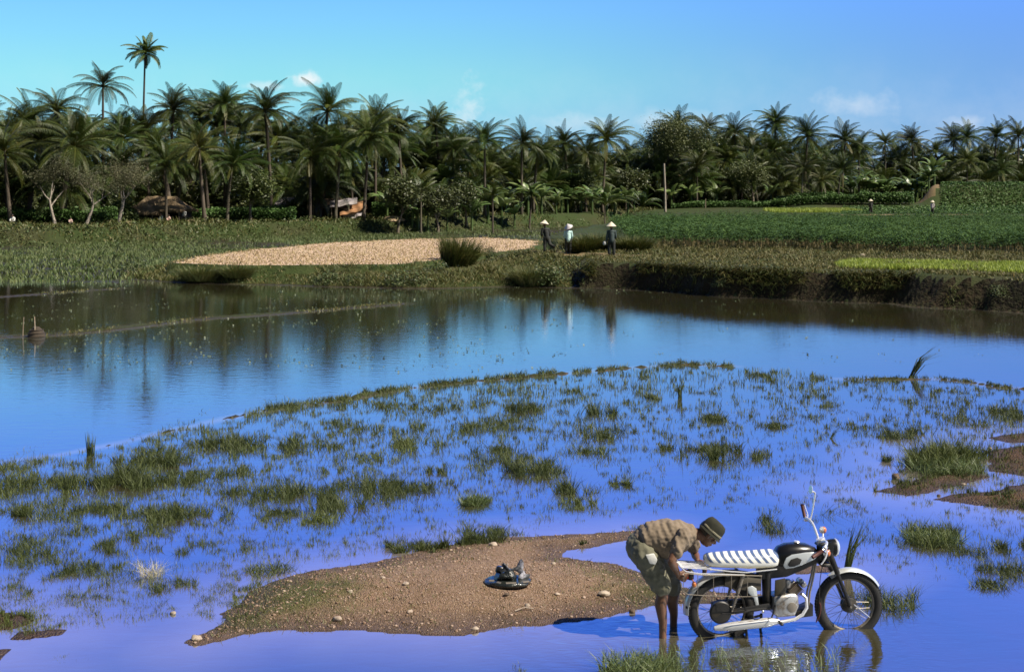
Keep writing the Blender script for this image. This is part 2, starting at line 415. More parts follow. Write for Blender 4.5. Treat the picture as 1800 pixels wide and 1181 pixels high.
trk = (FY > 183.5) & (FY < 192) & (fpx + rag * 8 > np.interp(FY, [183, 190], [1628, 1608])) & (fpx + rag * 8 < np.interp(FY, [183, 190], [1640, 1654]))
trk |= (np.abs(FY - 156 - rag * 2) < 1.7 + rag) & (fpx > 1478) & (fpx < 1730)
trk |= (pld(PATH, FX, FY) + rag * .5 < .75) & (fpx > 930)
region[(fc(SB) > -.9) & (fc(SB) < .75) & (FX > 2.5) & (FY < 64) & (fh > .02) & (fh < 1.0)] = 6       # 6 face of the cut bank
region[trk & (fh > .3)] = 5                                      # 5 trodden earth
slope = np.zeros_like(Hh)
def ground_mat(name, stops, nscale=2.2, fine=35, bump=.6, bdist=.03, pebble=0.0, wet=True, attr_g=None, fleck=None):
    m = bpy.data.materials.new(name); m.use_nodes = True; m.node_tree.nodes.clear(); T = NT(m.node_tree)
    g = T.new('ShaderNodeNewGeometry'); pos = g.outputs['Position']; sp = T.new('ShaderNodeSeparateXYZ'); T.put(sp.inputs[0], pos)
    n1 = T.noise(pos, nscale, 5, .65); n2 = T.noise(pos, fine, 3, .6); n3 = T.noise(pos, nscale * .25, 3, .5)
    c = T.mix(T.mapr(n1, .35, .65), stops[0], stops[1])
    c = T.mix(T.mapr(n3, .45, .62), c, stops[2])
    c = T.mix(T.mapr(n2, .42, .6, 0, .6), c, stops[3])
    if pebble:
        vo = T.new('ShaderNodeTexVoronoi'); T.put(vo.inputs['Vector'], pos); vo.inputs['Scale'].default_value = pebble
        hs = T.new('ShaderNodeSeparateColor'); T.put(hs.inputs[0], vo.outputs['Color'])
        c = T.mix(T.mapr(hs.outputs[0], .55, 1, 0, .75), c, fleck[0]); c = T.mix(T.mapr(hs.outputs[1], .86, .95, 0, .6), c, fleck[1])
    if attr_g is not None:
        a = T.new('ShaderNodeAttribute', attribute_name='green')
        gm = T.mapr(T.math('ADD', a.outputs['Fac'], T.math('MULTIPLY', T.math('SUBTRACT', n1, .5), .9)), .35, .65)
        c = T.mix(gm, c, attr_g)
    if wet:
        c = T.mix(T.mapr(T.math('ADD', sp.outputs[2], T.math('MULTIPLY', T.math('SUBTRACT', n1, .5), .06)), .0, .06, .75, 0), c, (.035, .021, .011))
    p = T.new('ShaderNodeBsdfPrincipled'); T.put(p.inputs['Base Color'], c)
    T.put(p.inputs['Roughness'], T.mapr(sp.outputs[2], 0, .05, .45, .95) if wet else .95); p.inputs['Specular IOR Level'].default_value = .25
    hgt = T.math('ADD', n1, T.math('MULTIPLY', n2, .6))
    if pebble: hgt = T.math('SUBTRACT', hgt, T.math('MULTIPLY', vo.outputs['Distance'], 1.2))
    T.l.new(T.bump(hgt, bump, bdist), p.inputs['Normal'])
    o = T.new('ShaderNodeOutputMaterial'); T.l.new(p.outputs[0], o.inputs[0]); return m
M_ground = ground_mat('soil_and_turf', ((.040, .054, .014), (.034, .058, .012), (.045, .046, .017), (.020, .034, .008)), .9, 14, .8, .12)
M_bed = ground_mat('lake_mud', ((.10, .07, .04), (.08, .055, .03), (.09, .06, .035), (.07, .05, .03)), 1.2, 12, .3, .02)
M_isl = ground_mat('gravel', ((.24, .160, .100), (.185, .122, .072), (.26, .175, .115), (.13, .088, .05)), 2.6, 30, .8, .02, 75, attr_g=(.10, .095, .035),
                   fleck=((.30, .185, .14), (.42, .32, .24)))
M_mud = ground_mat('mud', ((.085, .052, .025), (.065, .048, .02), (.09, .05, .027), (.055, .035, .018)), 2.0, 22, .8, .03, 40, fleck=((.13, .085, .05), (.16, .10, .07)))
M_dry = ground_mat('dry_stubble_soil', ((.55, .385, .29), (.48, .34, .24), (.59, .42, .32), (.36, .28, .15)), .8, 6, .9, .10, 7, wet=False, fleck=((.66, .50, .33), (.34, .30, .12)))
M_path = ground_mat('trodden_earth', ((.22, .16, .08), (.16, .12, .055), (.24, .17, .09), (.10, .08, .035)), 1.2, 9, .7, .06, wet=False)
green = np.zeros_like(Hh)
ixy = lambda px, py: at(px, py, .05)[:2]
for (px, py, r_, k) in ((480, 1045, 1.1, .8), (420, 1085, .7, .6), (560, 1020, .7, .5), (640, 1045, .35, .5), (1090, 1010, .7, .5), (1000, 985, .6, .35), (560, 1095, .5, .4), (1160, 1040, .9, .6), (700, 1100, .4, .35)):
    cx, cy = ixy(px, py); green = np.maximum(green, k * np.exp(-((GX - cx) ** 2 + (GY - cy) ** 2 * 1.4) / r_ ** 2))
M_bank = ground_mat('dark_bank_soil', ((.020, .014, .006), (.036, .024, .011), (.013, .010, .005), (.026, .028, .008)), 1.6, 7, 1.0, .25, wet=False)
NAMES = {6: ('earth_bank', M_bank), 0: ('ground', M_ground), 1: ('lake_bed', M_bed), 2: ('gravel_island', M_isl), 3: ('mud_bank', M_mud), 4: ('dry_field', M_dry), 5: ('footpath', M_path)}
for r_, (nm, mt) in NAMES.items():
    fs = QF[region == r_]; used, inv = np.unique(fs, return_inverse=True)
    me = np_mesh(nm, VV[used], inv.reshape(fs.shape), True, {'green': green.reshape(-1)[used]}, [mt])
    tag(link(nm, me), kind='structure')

# --- water: one level sheet over everything lower than it
fs = QF[(QF >= 0).all(1) & (Hh.reshape(-1)[QF].min(1) < .03) & (fc(GY) < 190) & (fc(GY) > 4)]
used, inv = np.unique(fs, return_inverse=True)
WV = VV[used].copy(); depth = -WV[:, 2]; WV[:, 2] = 0
m = bpy.data.materials.new('muddy_water'); m.use_nodes = True; m.node_tree.nodes.clear(); T = NT(m.node_tree)
a = T.new('ShaderNodeAttribute', attribute_name='depth'); g = T.new('ShaderNodeNewGeometry'); pos = g.outputs['Position']
n1 = T.noise(T.scalevec(pos, (1, .45, 1)), 1.1, 3, .6)
c = T.mix(T.mapr(a.outputs['Fac'], .0, .2), W_SHALLOW, W_DEEP)
c = T.mix(T.mapr(n1, .3, .7, 0, .35), c, (.09, .05, .04))
dif = T.new('ShaderNodeBsdfDiffuse'); T.put(dif.inputs[0], c)
gl = T.new('ShaderNodeBsdfGlossy'); gl.inputs['Roughness'].default_value = .035; gl.inputs[0].default_value = (*W_REFL, 1)
fr = T.new('ShaderNodeFresnel'); fr.inputs['IOR'].default_value = W_IOR
sp = T.new('ShaderNodeSeparateXYZ'); T.put(sp.inputs[0], pos)
r1 = T.noise(T.scalevec(pos, (1, 2.2, 1)), 2.4, 3, .5, .4); r2 = T.noise(T.scalevec(pos, (1, 2.5, 1)), 11, 2, .5, .3)
# rings round the man and the motorcycle, who have just stirred the water
cxy = at(1230, 1118)[:2]
vm = T.new('ShaderNodeVectorMath', operation='DISTANCE'); T.put(vm.inputs[0], pos); vm.inputs[1].default_value = (cxy[0], cxy[1], 0)
ds = vm.outputs['Value']
ring = T.math('MULTIPLY', T.math('SINE', T.math('ADD', T.math('MULTIPLY', ds, 26), T.math('MULTIPLY', r1, 9))), T.mapr(ds, .2, 2.4, 1.3, 0))
hgt = T.math('ADD', T.math('ADD', T.math('MULTIPLY', r1, 1.0), T.math('MULTIPLY', r2, .22)), T.math('ADD', T.math('MULTIPLY', ring, .5), T.math('MULTIPLY', r2, T.mapr(ds, .3, 2.6, 1.6, 0))))
bp = T.bump(hgt, W_BUMP, .02)
for nd in (gl, fr): T.l.new(bp, nd.inputs['Normal'])
mx = T.new('ShaderNodeMixShader'); T.l.new(T.math('MINIMUM', T.math('ADD', fr.outputs[0], W_ADD), 1.0), mx.inputs[0]); T.l.new(dif.outputs[0], mx.inputs[1]); T.l.new(gl.outputs[0], mx.inputs[2])
o = T.new('ShaderNodeOutputMaterial'); T.l.new(mx.outputs[0], o.inputs[0]); M_water = m
tag(link('water', np_mesh('water', WV, inv.reshape(fs.shape), True, {'depth': depth}, [m])), kind='structure')
# ================================================================== plants
M_palm = material('palm_frond', (.026, .056, .007), .5, (.050, .084, .014), .35, (.4, .6), spec=.35, attr='var', attr_col=(.14, .13, .03), objrand=.35, transl=.10)
M_ptrunk = material('palm_trunk', (.11, .09, .065), .9, (.06, .05, .034), 3, bump=.5, bscale=8, bdist=.05, objrand=.4)
M_pale = material('pale_bark', (.42, .37, .31), .9, (.24, .20, .16), 2.5, bump=.4, bscale=9, bdist=.03)
M_wood = material('grey_branches', (.17, .14, .10), .9, (.10, .08, .055), 2.5)
M_leaf = material('broad_leaf', (.035, .055, .014), .5, (.055, .080, .020), .6, attr='var', attr_col=(.12, .13, .04), objrand=.25, transl=.12)
M_leaf_pale = material('sparse_olive_leaf', (.075, .090, .035), .6, (.10, .11, .05), .8, attr='var', attr_col=(.18, .16, .09), objrand=.15, transl=.15)
M_olive_leaf = material('olive_leaf', (.060, .085, .022), .55, (.085, .11, .032), .5, attr='var', attr_col=(.15, .16, .06), transl=.12)
M_banana = material('banana_leaf', (.075, .135, .035), .40, (.10, .17, .05), .8, attr='var', attr_col=(.17, .21, .08), objrand=.3, transl=.2)
M_cass = material('cassava_leaf', (.030, .070, .015), .55, (.056, .105, .024), .18, spec=.25, attr='var', attr_col=(.085, .155, .040), transl=.12)
M_scrub = material('bank_leaf', (.036, .070, .013), .6, (.060, .094, .022), .5, attr='var', attr_col=(.14, .12, .05), transl=.12)
M_grass = material('bank_grass', (.052, .084, .012), .6, (.082, .102, .020), .5, attr='var', attr_col=(.17, .13, .04), transl=.15)
M_swamp = material('swamp_grass', (.055, .105, .016), .6, (.085, .12, .030), .35, attr='var', attr_col=(.16, .17, .06), transl=.15)
M_marsh = material('marsh_grass', (.026, .042, .007), .6, (.050, .066, .012), 1.2, attr='var', attr_col=(.14, .17, .035), transl=.12)
M_bright = material('bright_marsh_grass', (.07, .11, .03), .5, (.11, .15, .045), 1.5, attr='var', attr_col=(.20, .24, .10), transl=.15)
M_straw = material('dry_straw', (.42, .32, .17), .8, (.30, .22, .10), 1.0, attr='var', attr_col=(.10, .12, .04), transl=.1)
M_rice = material('rice_seedling', (.30, .38, .03), .5, (.30, .38, .05), 1.5, attr='var', attr_col=(.34, .40, .10), transl=.25)
M_palewisp = material('pale_dry_blades', (.55, .50, .36), .6, (.38, .34, .2), 2, attr='var', attr_col=(.6, .58, .45), transl=.2)
M_pad = material('floating_leaves', (.08, .11, .04), .5, (.06, .08, .03), 2, attr='var', attr_col=(.16, .19, .09))

def blades(P, h, wd, lean, droop, var, name, mat, parent=None, az=None):
    """one curved tapering blade per root point; five vertices, three triangles each"""
    P = np.asarray(P, float); n = len(P)
    az = rng.uniform(0, 2 * np.pi, n) if az is None else az
    dirx, diry = np.cos(az), np.sin(az); wa = rng.uniform(0, 2 * np.pi, n) ; wx, wy = np.cos(wa) * wd * .5, np.sin(wa) * wd * .5
    def pt(t):
        r_ = h * (lean * t + droop * t * t); z = h * (t * np.sqrt(np.clip(1 - lean ** 2 * .5, .2, 1)) - droop * .45 * t ** 3)
        return P[:, 0] + dirx * r_, P[:, 1] + diry * r_, P[:, 2] + z
    x1, y1, z1 = pt(0); x2, y2, z2 = pt(.55); x3, y3, z3 = pt(1.0)
    V = np.empty((n, 5, 3))
    V[:, 0] = np.stack([x1 - wx, y1 - wy, z1], -1); V[:, 1] = np.stack([x1 + wx, y1 + wy, z1], -1)
    V[:, 2] = np.stack([x2 - wx * .8, y2 - wy * .8, z2], -1); V[:, 3] = np.stack([x2 + wx * .8, y2 + wy * .8, z2], -1); V[:, 4] = np.stack([x3, y3, z3], -1)
    b = np.arange(n)[:, None] * 5
    Fc = np.concatenate([b + [0, 1, 3], b + [0, 3, 2], b + [2, 3, 4]], 1).reshape(-1, 3)
    return link(name, np_mesh(name, V.reshape(-1, 3), Fc, False, {'var': np.repeat(var, 5)}, [mat]), parent)
def leaf_quads(Cn, size, var, flat=.5, aspect=.5, outward=None):
    """diamond leaves with random tilt -> verts, faces, var"""
    Cn = np.asarray(Cn, float); n = len(Cn); size = np.broadcast_to(size, n)
    a = rng.uniform(0, 2 * np.pi, n); e = rng.normal(-.15, flat, n)
    d = np.stack([np.cos(a) * np.cos(e), np.sin(a) * np.cos(e), np.sin(e)], -1)
    s = np.cross(d, [0, 0, 1.0]); s /= np.linalg.norm(s, axis=1)[:, None] + 1e-9
    roll = rng.normal(0, .6, n)[:, None]; up = np.cross(s, d); s = s * np.cos(roll) + up * np.sin(roll)
    L = size[:, None]
    V = np.stack([Cn - d * L * .5, Cn - s * L * aspect * .5, Cn + d * L * .5, Cn + s * L * aspect * .5], 1).reshape(-1, 3)
    return V, (np.arange(n)[:, None] * 4 + [0, 1, 2, 3]), np.repeat(var, 4)

# ---------------------------------------------------------------- coconut palms
def frond_arrays(az, e0, L, curl, lw=.075, wind=0.0, nleaf=32, brk=False):
    vs, fs, var = [], [], []
    seg = 12; p = np.array([0, 0, 0.]); pts = [p.copy()]; tans = []
    for i in range(seg):
        t = i / seg; e = e0 - curl * t ** 1.25
        a = az + wind * t
        d = np.array([math.cos(a) * math.cos(e), math.sin(a) * math.cos(e), math.sin(e)]); tans.append(d)
        p = p + d * L / seg; pts.append(p.copy())
    tans.append(tans[-1]); pts = np.array(pts); tans = np.array(tans)
    # rachis: flat strip seen from all sides (two crossed)
    for i in range(seg):
        r0 = .045 * (1 - i / seg) + .012; r1 = .045 * (1 - (i + 1) / seg) + .012
        side = np.cross(tans[i], [0, 0, 1.0]); side /= np.linalg.norm(side) + 1e-9; up = np.cross(side, tans[i])
        for sv in (side, up):
            n = len(vs); vs += [pts[i] - sv * r0, pts[i] + sv * r0, pts[i + 1] + sv * r1, pts[i + 1] - sv * r1]
            fs.append((n, n + 1, n + 2, n + 3)); var += [.45] * 4
    hang = rng.uniform(.2, .9)
    for k in range(nleaf):
        t = .16 + .84 * (k + .5) / nleaf; x = t * seg; i = min(int(x), seg - 1); fr_ = x - i
        b = pts[i] * (1 - fr_) + pts[i + 1] * fr_; d = tans[i]
        side = np.cross(d, [0, 0, 1.0]); side /= np.linalg.norm(side) + 1e-9; up = np.cross(side, d)
        ll = L * .195 * (math.sin(math.pi * (t * .80 + .16)) ** .7) * rng.uniform(.85, 1.1)
        for s in (-1, 1):
            if brk and rng.random() < .3: continue
            out = side * s * .85 + d * .55 + up * .12 + np.array([0, 0, -hang * .5]); out /= np.linalg.norm(out)
            tip = out * .6 + np.array([0, 0, -.75 - hang]) * .55; tip /= np.linalg.norm(tip)
            m1 = b + out * ll * .55; m2 = m1 + tip * ll * .5
            wv = d * lw * .5
            n = len(vs); vs += [b - wv * .6, b + wv * .6, m1 + wv, m1 - wv, m2]
            fs.append((n, n + 1, n + 2, n + 3)); fs.append((n + 3, n + 2, n + 4, n + 4)); vv = rng.uniform(0, .16); var += [vv] * 5
    return vs, fs, var
def palm_crown(nf, L, seed, wind=.25, dead=2, spread=1.0, yellow=0.0, lw=.052):
    global rng
    keep = rng; rng = np.random.default_rng(seed)
    V, Fq, VA = [], [], []
    for k in range(nf):
        q_ = k / nf; azm = k * 2.39996 + rng.normal(0, .32)
        e0 = R(86) - q_ ** .9 * R(108) * spread + rng.normal(0, .16)
        curl = R(38) + R(50) * rng.random() + q_ * R(18)
        isdead = k >= nf - dead
        if isdead: e0 = R(-55) + rng.normal(0, .1); curl = R(25)
        wd = wind * rng.uniform(.5, 1.3) * (1 if math.cos(azm - math.pi) < 0 else -1) * abs(math.sin(azm)) * 1.2
        vs, fs, va = frond_arrays(azm, e0, L * (.6 if isdead else 1) * rng.uniform(.66, 1.12) * (.82 + .18 * min(1, q_ * 3)), curl, lw, wd)
        add = .75 if isdead else (yellow * rng.uniform(.2, 1) + (.18 if rng.random() < .15 else 0))
        n = sum(len(v) for v in V)
        V.append(np.array(vs)); Fq += [tuple(i + n for i in f) for f in fs]; VA.append(np.clip(np.array(va) + add, 0, 1))
    V = np.vstack(V); VA = np.concatenate(VA); rng = keep
    quads = np.array([f for f in Fq if f[2] != f[3]]); tris = np.array([f[:3] for f in Fq if f[2] == f[3]])
    T3 = np.vstack([quads[:, [0, 1, 2]], quads[:, [0, 2, 3]], tris])
    # crownshaft and a few nuts, so the heart of the crown is not empty
    return np_mesh('crown', V, T3, False, {'var': VA}, [M_palm])
def trunk_mesh(bend, r0, r1, seed, mat):
    mb = MB(); pts = [(bend * (t ** 1.6) , bend * .25 * math.sin(t * 3), t) for t in np.linspace(0, 1.0, 12)]
    mb.tube(pts, [r0 * (1.35 if i == 0 else 1) * (1 - i / 11) + r1 * (i / 11) for i in range(12)], 8)
    me = bpy.data.meshes.new('trunk'); me.from_pydata(mb.v, [], mb.f); me.materials.append(mat); me.polygons.foreach_set('use_smooth', [True] * len(me.polygons)); return me
CROWNS = [palm_crown(42, 4.0, 11), palm_crown(38, 3.9, 12, .45), palm_crown(44, 4.1, 13, .3), palm_crown(36, 3.8, 14, .5, 3), palm_crown(41, 4.0, 15, .4, 3),
          palm_crown(40, 4.0, 16, .6, 1), palm_crown(37, 4.1, 17, .4, 2, .85), palm_crown(45, 3.9, 18, .35, 4)]
CR_YEL = palm_crown(26, 3.8, 21, .2, 4, 1.15, .50); CR_TALL = palm_crown(30, 3.6, 22, .6, 2, 1.1, lw=.09); CR_BIG = palm_crown(32, 4.3, 23, .15, 1, 1.05)
CR_YOUNG = palm_crown(13, 2.6, 24, .1, 0, .55); CR_YOUNG2 = palm_crown(15, 2.3, 25, .1, 1, .75)
bends = (.0, .5, -.6, 1.1, -1.2, 1.8)
TRUNKS = [trunk_mesh(b, .17, .10, i, M_ptrunk) for i, b in enumerate(bends)]
TR_PALE = trunk_mesh(.25, .15, .10, 9, M_pale)
PALM_N = 0
def palm(px, pyc, D, label, group=None, crown=None, tr=None, sc=1.0, rz=None, cat='palm tree'):
    """palm whose crown heart stands pyc rows down the photo when it grows D metres away"""
    global PALM_N
    k = PALM_N; PALM_N += 1
    if group is G1 and px < 830 and D > 110: D += 7
    x = (px - 900) * D / F; zc = H + (HZ - pyc) * D / F
    ti = (k * 5 + 1) % 6 if tr is None else tr
    bend = bends[ti] if isinstance(ti, int) else .25
    tm = TRUNKS[ti] if isinstance(ti, int) else ti
    g0 = gz(x - bend * .8, D); hgt = max(zc - g0, .5); f_ = min(1.0, hgt / 6)
    rz_ = random.uniform(-.5, .5)
    ox = bend * f_
    root = empty('palm_tree', (x - ox * math.cos(rz_), D - ox * math.sin(rz_), g0 - .05), rz_)
    t = link('trunk', tm, root); t.scale = (f_, f_, hgt + .05)
    c = link('crown', crown or CROWNS[k % len(CROWNS)], root, (bend * f_, bend * .25 * math.sin(3) * f_, hgt + .02), (random.gauss(0, .13), random.gauss(0, .13), random.uniform(0, 6.28) if rz is None else rz))
    c.scale = (sc,) * 3
    tag(root, label, cat, group); return root
G1 = 'coconut palms of the grove'
# named individuals, read off the photograph: x, crown row, distance, label ...
palm(255, 94, 176, 'tallest thin palm rising alone high above the whole grove on the left', G1, CR_TALL, 1, 1.0)
palm(181, 152, 132, 'large tall palm with round full crown standing above the left grove beside the tallest one', G1, CR_BIG, 0, .82)
palm(350, 262, 118, 'palm with yellowing drooping fronds just right of the thatched hut', G1, CR_YEL, 2, 1.0)
palm(292, 292, 117, 'leaning dark trunked palm standing directly in front of the thatched hut', G1, CROWNS[1], 0, .95)
palm(408, 290, 119, 'short front row palm with brown trunk right of the yellowing palm', G1, CROWNS[6], 1, .95)
palm(545, 276, 126, 'wide front row palm with drooping fronds left of the pale roofed lean-to', G1, CROWNS[7], 0, 1.2)
palm(598, 262, 128, 'front row palm whose trunk stands before the pale roofed lean-to', G1, CROWNS[4], 1, 1.05)
palm(648, 246, 129, 'front row palm with slender pale trunk right of the orange roof sheet', G1, CROWNS[5], 1, 1.15)
palm(129, 258, 112, 'big dark palm with spreading crown behind the three pale trunked trees', G1, CROWNS[2], 3, 1.15)
palm(466, 196, 130, 'full crowned palm topping the middle of the left grove', G1, CROWNS[0], 2, 1.1)
palm(305, 192, 130, 'bushy topped palm right of the tallest palm', G1, CROWNS[5], 1, .95)
palm(395, 184, 133, 'palm with upright crown on the skyline left of the small white cloud', G1, CROWNS[3], 0, .9)
palm(576, 196, 138, 'skyline palm with arching fronds just below the small white cloud', G1, CROWNS[6], 1, 1.1)
palm(660, 216, 140, 'skyline palm where the left grove begins to step down', G1, CROWNS[7], 0, 1.05)
palm(700, 226, 142, 'skyline palm behind the step of the left grove', G1, CROWNS[1], 2, .9)
palm(765, 222, 150, 'dark shaggy palm left of the open gap in the skyline', G1, CROWNS[5], 2, 1.05)
palm(800, 262, 148, 'lower palm tucked under the dark shaggy skyline palm', G1, CROWNS[2], 1, 1.0)
palm(852, 250, 152, 'slim palm standing clear against the sky in the middle of the grove', G1, CROWNS[6], 0, 1.0)
palm(917, 252, 158, 'second slim palm standing clear against the sky in the middle of the grove', G1, CROWNS[0], 0, .95)
palm(945, 268, 164, 'rounded palm beside the pair of slim middle palms', G1, CROWNS[3], 1, .9)
palm(992, 252, 176, 'dark small topped palm on the skyline above the three field workers', G1, CROWNS[4], 2, .9)
palm(1066, 246, 172, 'tall palm with lit fronds left of the round leafy tree', G1, CROWNS[5], 1, 1.1)
palm(1030, 268, 178, 'palm half hidden left of the tall palm near the round leafy tree', G1, CROWNS[2], 0, .9)
palm(1190, 222, 214, 'palm poking out behind the round leafy tree', G1, CROWNS[0], 1, 1.1)
palm(1243, 226, 210, 'skyline palm right of the round leafy tree', G1, CROWNS[3], 0, 1.0)
palm(1291, 236, 206, 'skyline palm between the round leafy tree and the tallest right hand palm', G1, CROWNS[7], 2, 1.1)
palm(1363, 214, 208, 'tallest palm of the right hand grove, shaggy top above its neighbours', G1, CROWNS[1], 0, 1.0)
palm(1362, 228, 209, 'second palm pressed behind the tallest right hand palm', G1, CROWNS[6], 0, .95)
palm(1420, 240, 200, 'broad palm with sunlit fronds right of the tallest right hand palm', G1, CROWNS[2], 1, 1.15)
palm(1486, 248, 204, 'leaning palm left of the dip in the right hand skyline', G1, CROWNS[4], 1, 1.1)
palm(1510, 262, 206, 'palm touching the dip in the right hand skyline', G1, CROWNS[7], 0, 1.0)
palm(1556, 252, 232, 'first dark palm right of the dip in the skyline', G1, CROWNS[3], 0, .95)
palm(1602, 250, 236, 'dark full palm in the distant right hand row', G1, CROWNS[5], 2, 1.15)
palm(1645, 268, 238, 'lower palm above the bare earth track', G1, CROWNS[6], 1, .9)
palm(1676, 246, 244, 'palm on the skyline above the upper terrace edge', G1, CROWNS[2], 0, 1.1)
palm(1700, 242, 240, 'palm with pale midribs above the upper terrace edge', G1, CROWNS[0], 0, 1.05)
palm(1752, 240, 240, 'tall dark palm near the right edge of the photo', G1, CROWNS[4], 1, 1.1)
palm(1790, 238, 236, 'last palm cut by the right edge of the photo', G1, CROWNS[1], 0, 1.1)
palm(1225, 292, 188, 'palm on a long dark trunk beside the bare white pole', G1, CROWNS[3], 0, .95)
palm(1478, 300, 190, 'low palm with long drooping fronds above the right hand hedge', G1, CROWNS[6], 1, .95)
palm(1412, 300, 188, 'low palm with pale thin trunk above the right hand hedge', G1, CROWNS[7], TR_PALE, .9)
palm(1445, 318, 186, 'small brown tinted palm behind the right hand hedge', G1, CR_YEL, 0, .8)
palm(1700, 285, 226, 'front palm of the upper terrace with spreading crown', G1, CROWNS[2], 0, .95)
palm(1760, 300, 222, 'short front palm of the upper terrace near the photo edge', G1, CROWNS[5], 1, .9)
palm(866, 344, 132, 'small young palm with pale lit fronds at the foot of the middle grove', G1, CR_YOUNG2, 0, .9)
palm(935, 342, 150, 'young palm beside the banana plants in the middle', G1, CR_YOUNG2, 1, 1.0)
palm(1063, 362, 142, 'stemless young palm on the terrace edge behind the right hand field worker', G1, CR_YOUNG, 0, 1.0)
palm(1130, 362, 132, 'bushy stemless young palm left of the bare white pole', G1, CR_YOUNG, 0, .95)
palm(740, 340, 128, 'dark stemless palm in the undergrowth right of the lean-to', G1, CR_YOUNG, 0, 1.0)
for (px, pyc, D, side) in ((20, 236, 128, 'second highest of the left edge palms'), (48, 218, 136, 'highest of the dark left edge palms'), (98, 196, 134, 'palm left of the large second tallest palm, a little lower'), (70, 250, 122, 'middle height palm among the left edge palms'), (8, 268, 118, 'lowest and leftmost of the left edge palms')):
    palm(px, pyc, D, side, 'dark palms at the left edge', sc=random.uniform(.9, 1.1))
SKY = [(-200, 205), (0, 205), (60, 198), (100, 185), (150, 200), (230, 195), (300, 170), (400, 168), (470, 172), (530, 200), (580, 188), (650, 200), (700, 212), (770, 214), (820, 250), (880, 262),
       (930, 250), (1000, 250), (1070, 250), (1110, 258), (1180, 222), (1260, 222), (1330, 226), (1400, 232), (1450, 244), (1500, 250), (1530, 268), (1600, 246), (1650, 266), (1700, 246), (1800, 240), (2000, 238)]
def skyline(px): return float(np.interp(px, [a for a, b in SKY], [b for a, b in SKY]))
def dfront(px): return float(np.interp(px, [-200, 0, 208, 300, 430, 700, 1000, 1150, 1400, 1500, 1640, 2000], [117, 117, 121, 130, 131, 143, 170, 187, 196, 208, 226, 232]))
zone = lambda px: ('the left grove behind the thatched hut' if px < 520 else 'the left grove behind the lean-to' if px < 800 else 'the middle grove behind the three field workers' if px < 1150 else
                   'the right hand grove behind the green field' if px < 1540 else 'the distant grove above the upper terrace')
rr = random.Random(3)
ANCH = [(-60, 'the left edge palms'), (20, 'the left edge palms'), (97, 'the leftmost pale trunked tree'), (129, 'the big dark spreading palm'), (151, 'the middle pale trunked tree'), (181, 'the large second tallest palm'), (208, 'the rightmost pale trunked tree'),
        (255, 'the tallest thin palm'), (284, 'the thatched hut'), (305, 'the bushy topped palm'), (350, 'the yellowing palm'), (395, 'the upright skyline palm left of the cloud'), (408, 'the short palm beside the yellowing one'), (466, 'the full crowned central palm of the left grove'),
        (489, 'the pale straw heap'), (545, 'the wide front palm'), (576, 'the palm below the white cloud'), (600, 'the open shed'), (648, 'the pale trunked palm by the orange sheet'), (700, 'the step in the left skyline'), (740, 'the dark stemless palm'), (765, 'the dark shaggy palm'),
        (800, 'the palm under the shaggy one'), (852, 'the first clear standing slim palm'), (917, 'the second clear standing slim palm'), (961, 'the black clad worker with lifted leg'), (999, 'the worker in pale blue'), (1030, 'the gap between two workers'), (1066, 'the tall lit palm above the third worker'),
        (1130, 'the bushy stemless palm'), (1165, 'the round olive tree'), (1190, 'the palm behind the round olive tree'), (1225, 'the dark trunk beside the white pole'), (1243, 'the skyline palm right of the olive tree'), (1291, 'the palm above the small rounded tree'), (1325, 'the small rounded tree'), (1363, 'the tallest right hand palm'),
        (1420, 'the broad sunlit right hand palm'), (1445, 'the small brown tinted palm'), (1478, 'the low palm above the hedge'), (1510, 'the palm at the skyline dip'), (1531, 'the left distant figure'), (1556, 'the first palm right of the dip'), (1602, 'the dark full distant palm'), (1630, 'the bare earth track'),
        (1645, 'the lower palm above the track'), (1676, 'the palm over the terrace edge'), (1700, 'the spreading front palm of the upper terrace'), (1752, 'the tall palm near the right edge'), (1790, 'the last palm at the right edge'), (1880, 'the last palm at the right edge')]
def where_(px):
    a, nm = min(ANCH, key=lambda q: abs(q[0] - px)); d = px - a
    return ('in line with ' if abs(d) < 6 else 'just left of ' if d < 0 else 'just right of ') + nm
WX = np.linspace(-170, 1970, 200); WC = np.cumsum(np.interp(WX, [-170, 650, 1150, 1970], [1, 1, 1.75, 1.9])); WC = (WC - WC[0]) / (WC[-1] - WC[0])
# filling ranks: rank 0 low and near, rank 2 high and far
for rank, (n, dlo, dhi, off0, off1) in enumerate(((66, 1, 9, 60, 130), (84, 8, 19, 26, 80), (80, 18, 34, 8, 44))):
    for i in range(n):
        px = float(np.interp((i + rr.uniform(.1, .9)) / n, WC, WX))
        D = dfront(px) + rr.uniform(dlo, dhi); k = 1.0 if px < 750 else .72; cs = 1.0 if px < 640 else 1.14
        py = skyline(px) + 18 + rr.uniform(off0, off1) * k
        if rank == 0 and px > 1500: py = max(py, 285)
        word = ('low front', 'middle', 'rear skyline')[rank]
        palm(px, py, D, f'{word} rank palm {where_(px)}', f'{word} rank palms in {zone(px)}', sc=rr.uniform(.85, 1.2) * cs)

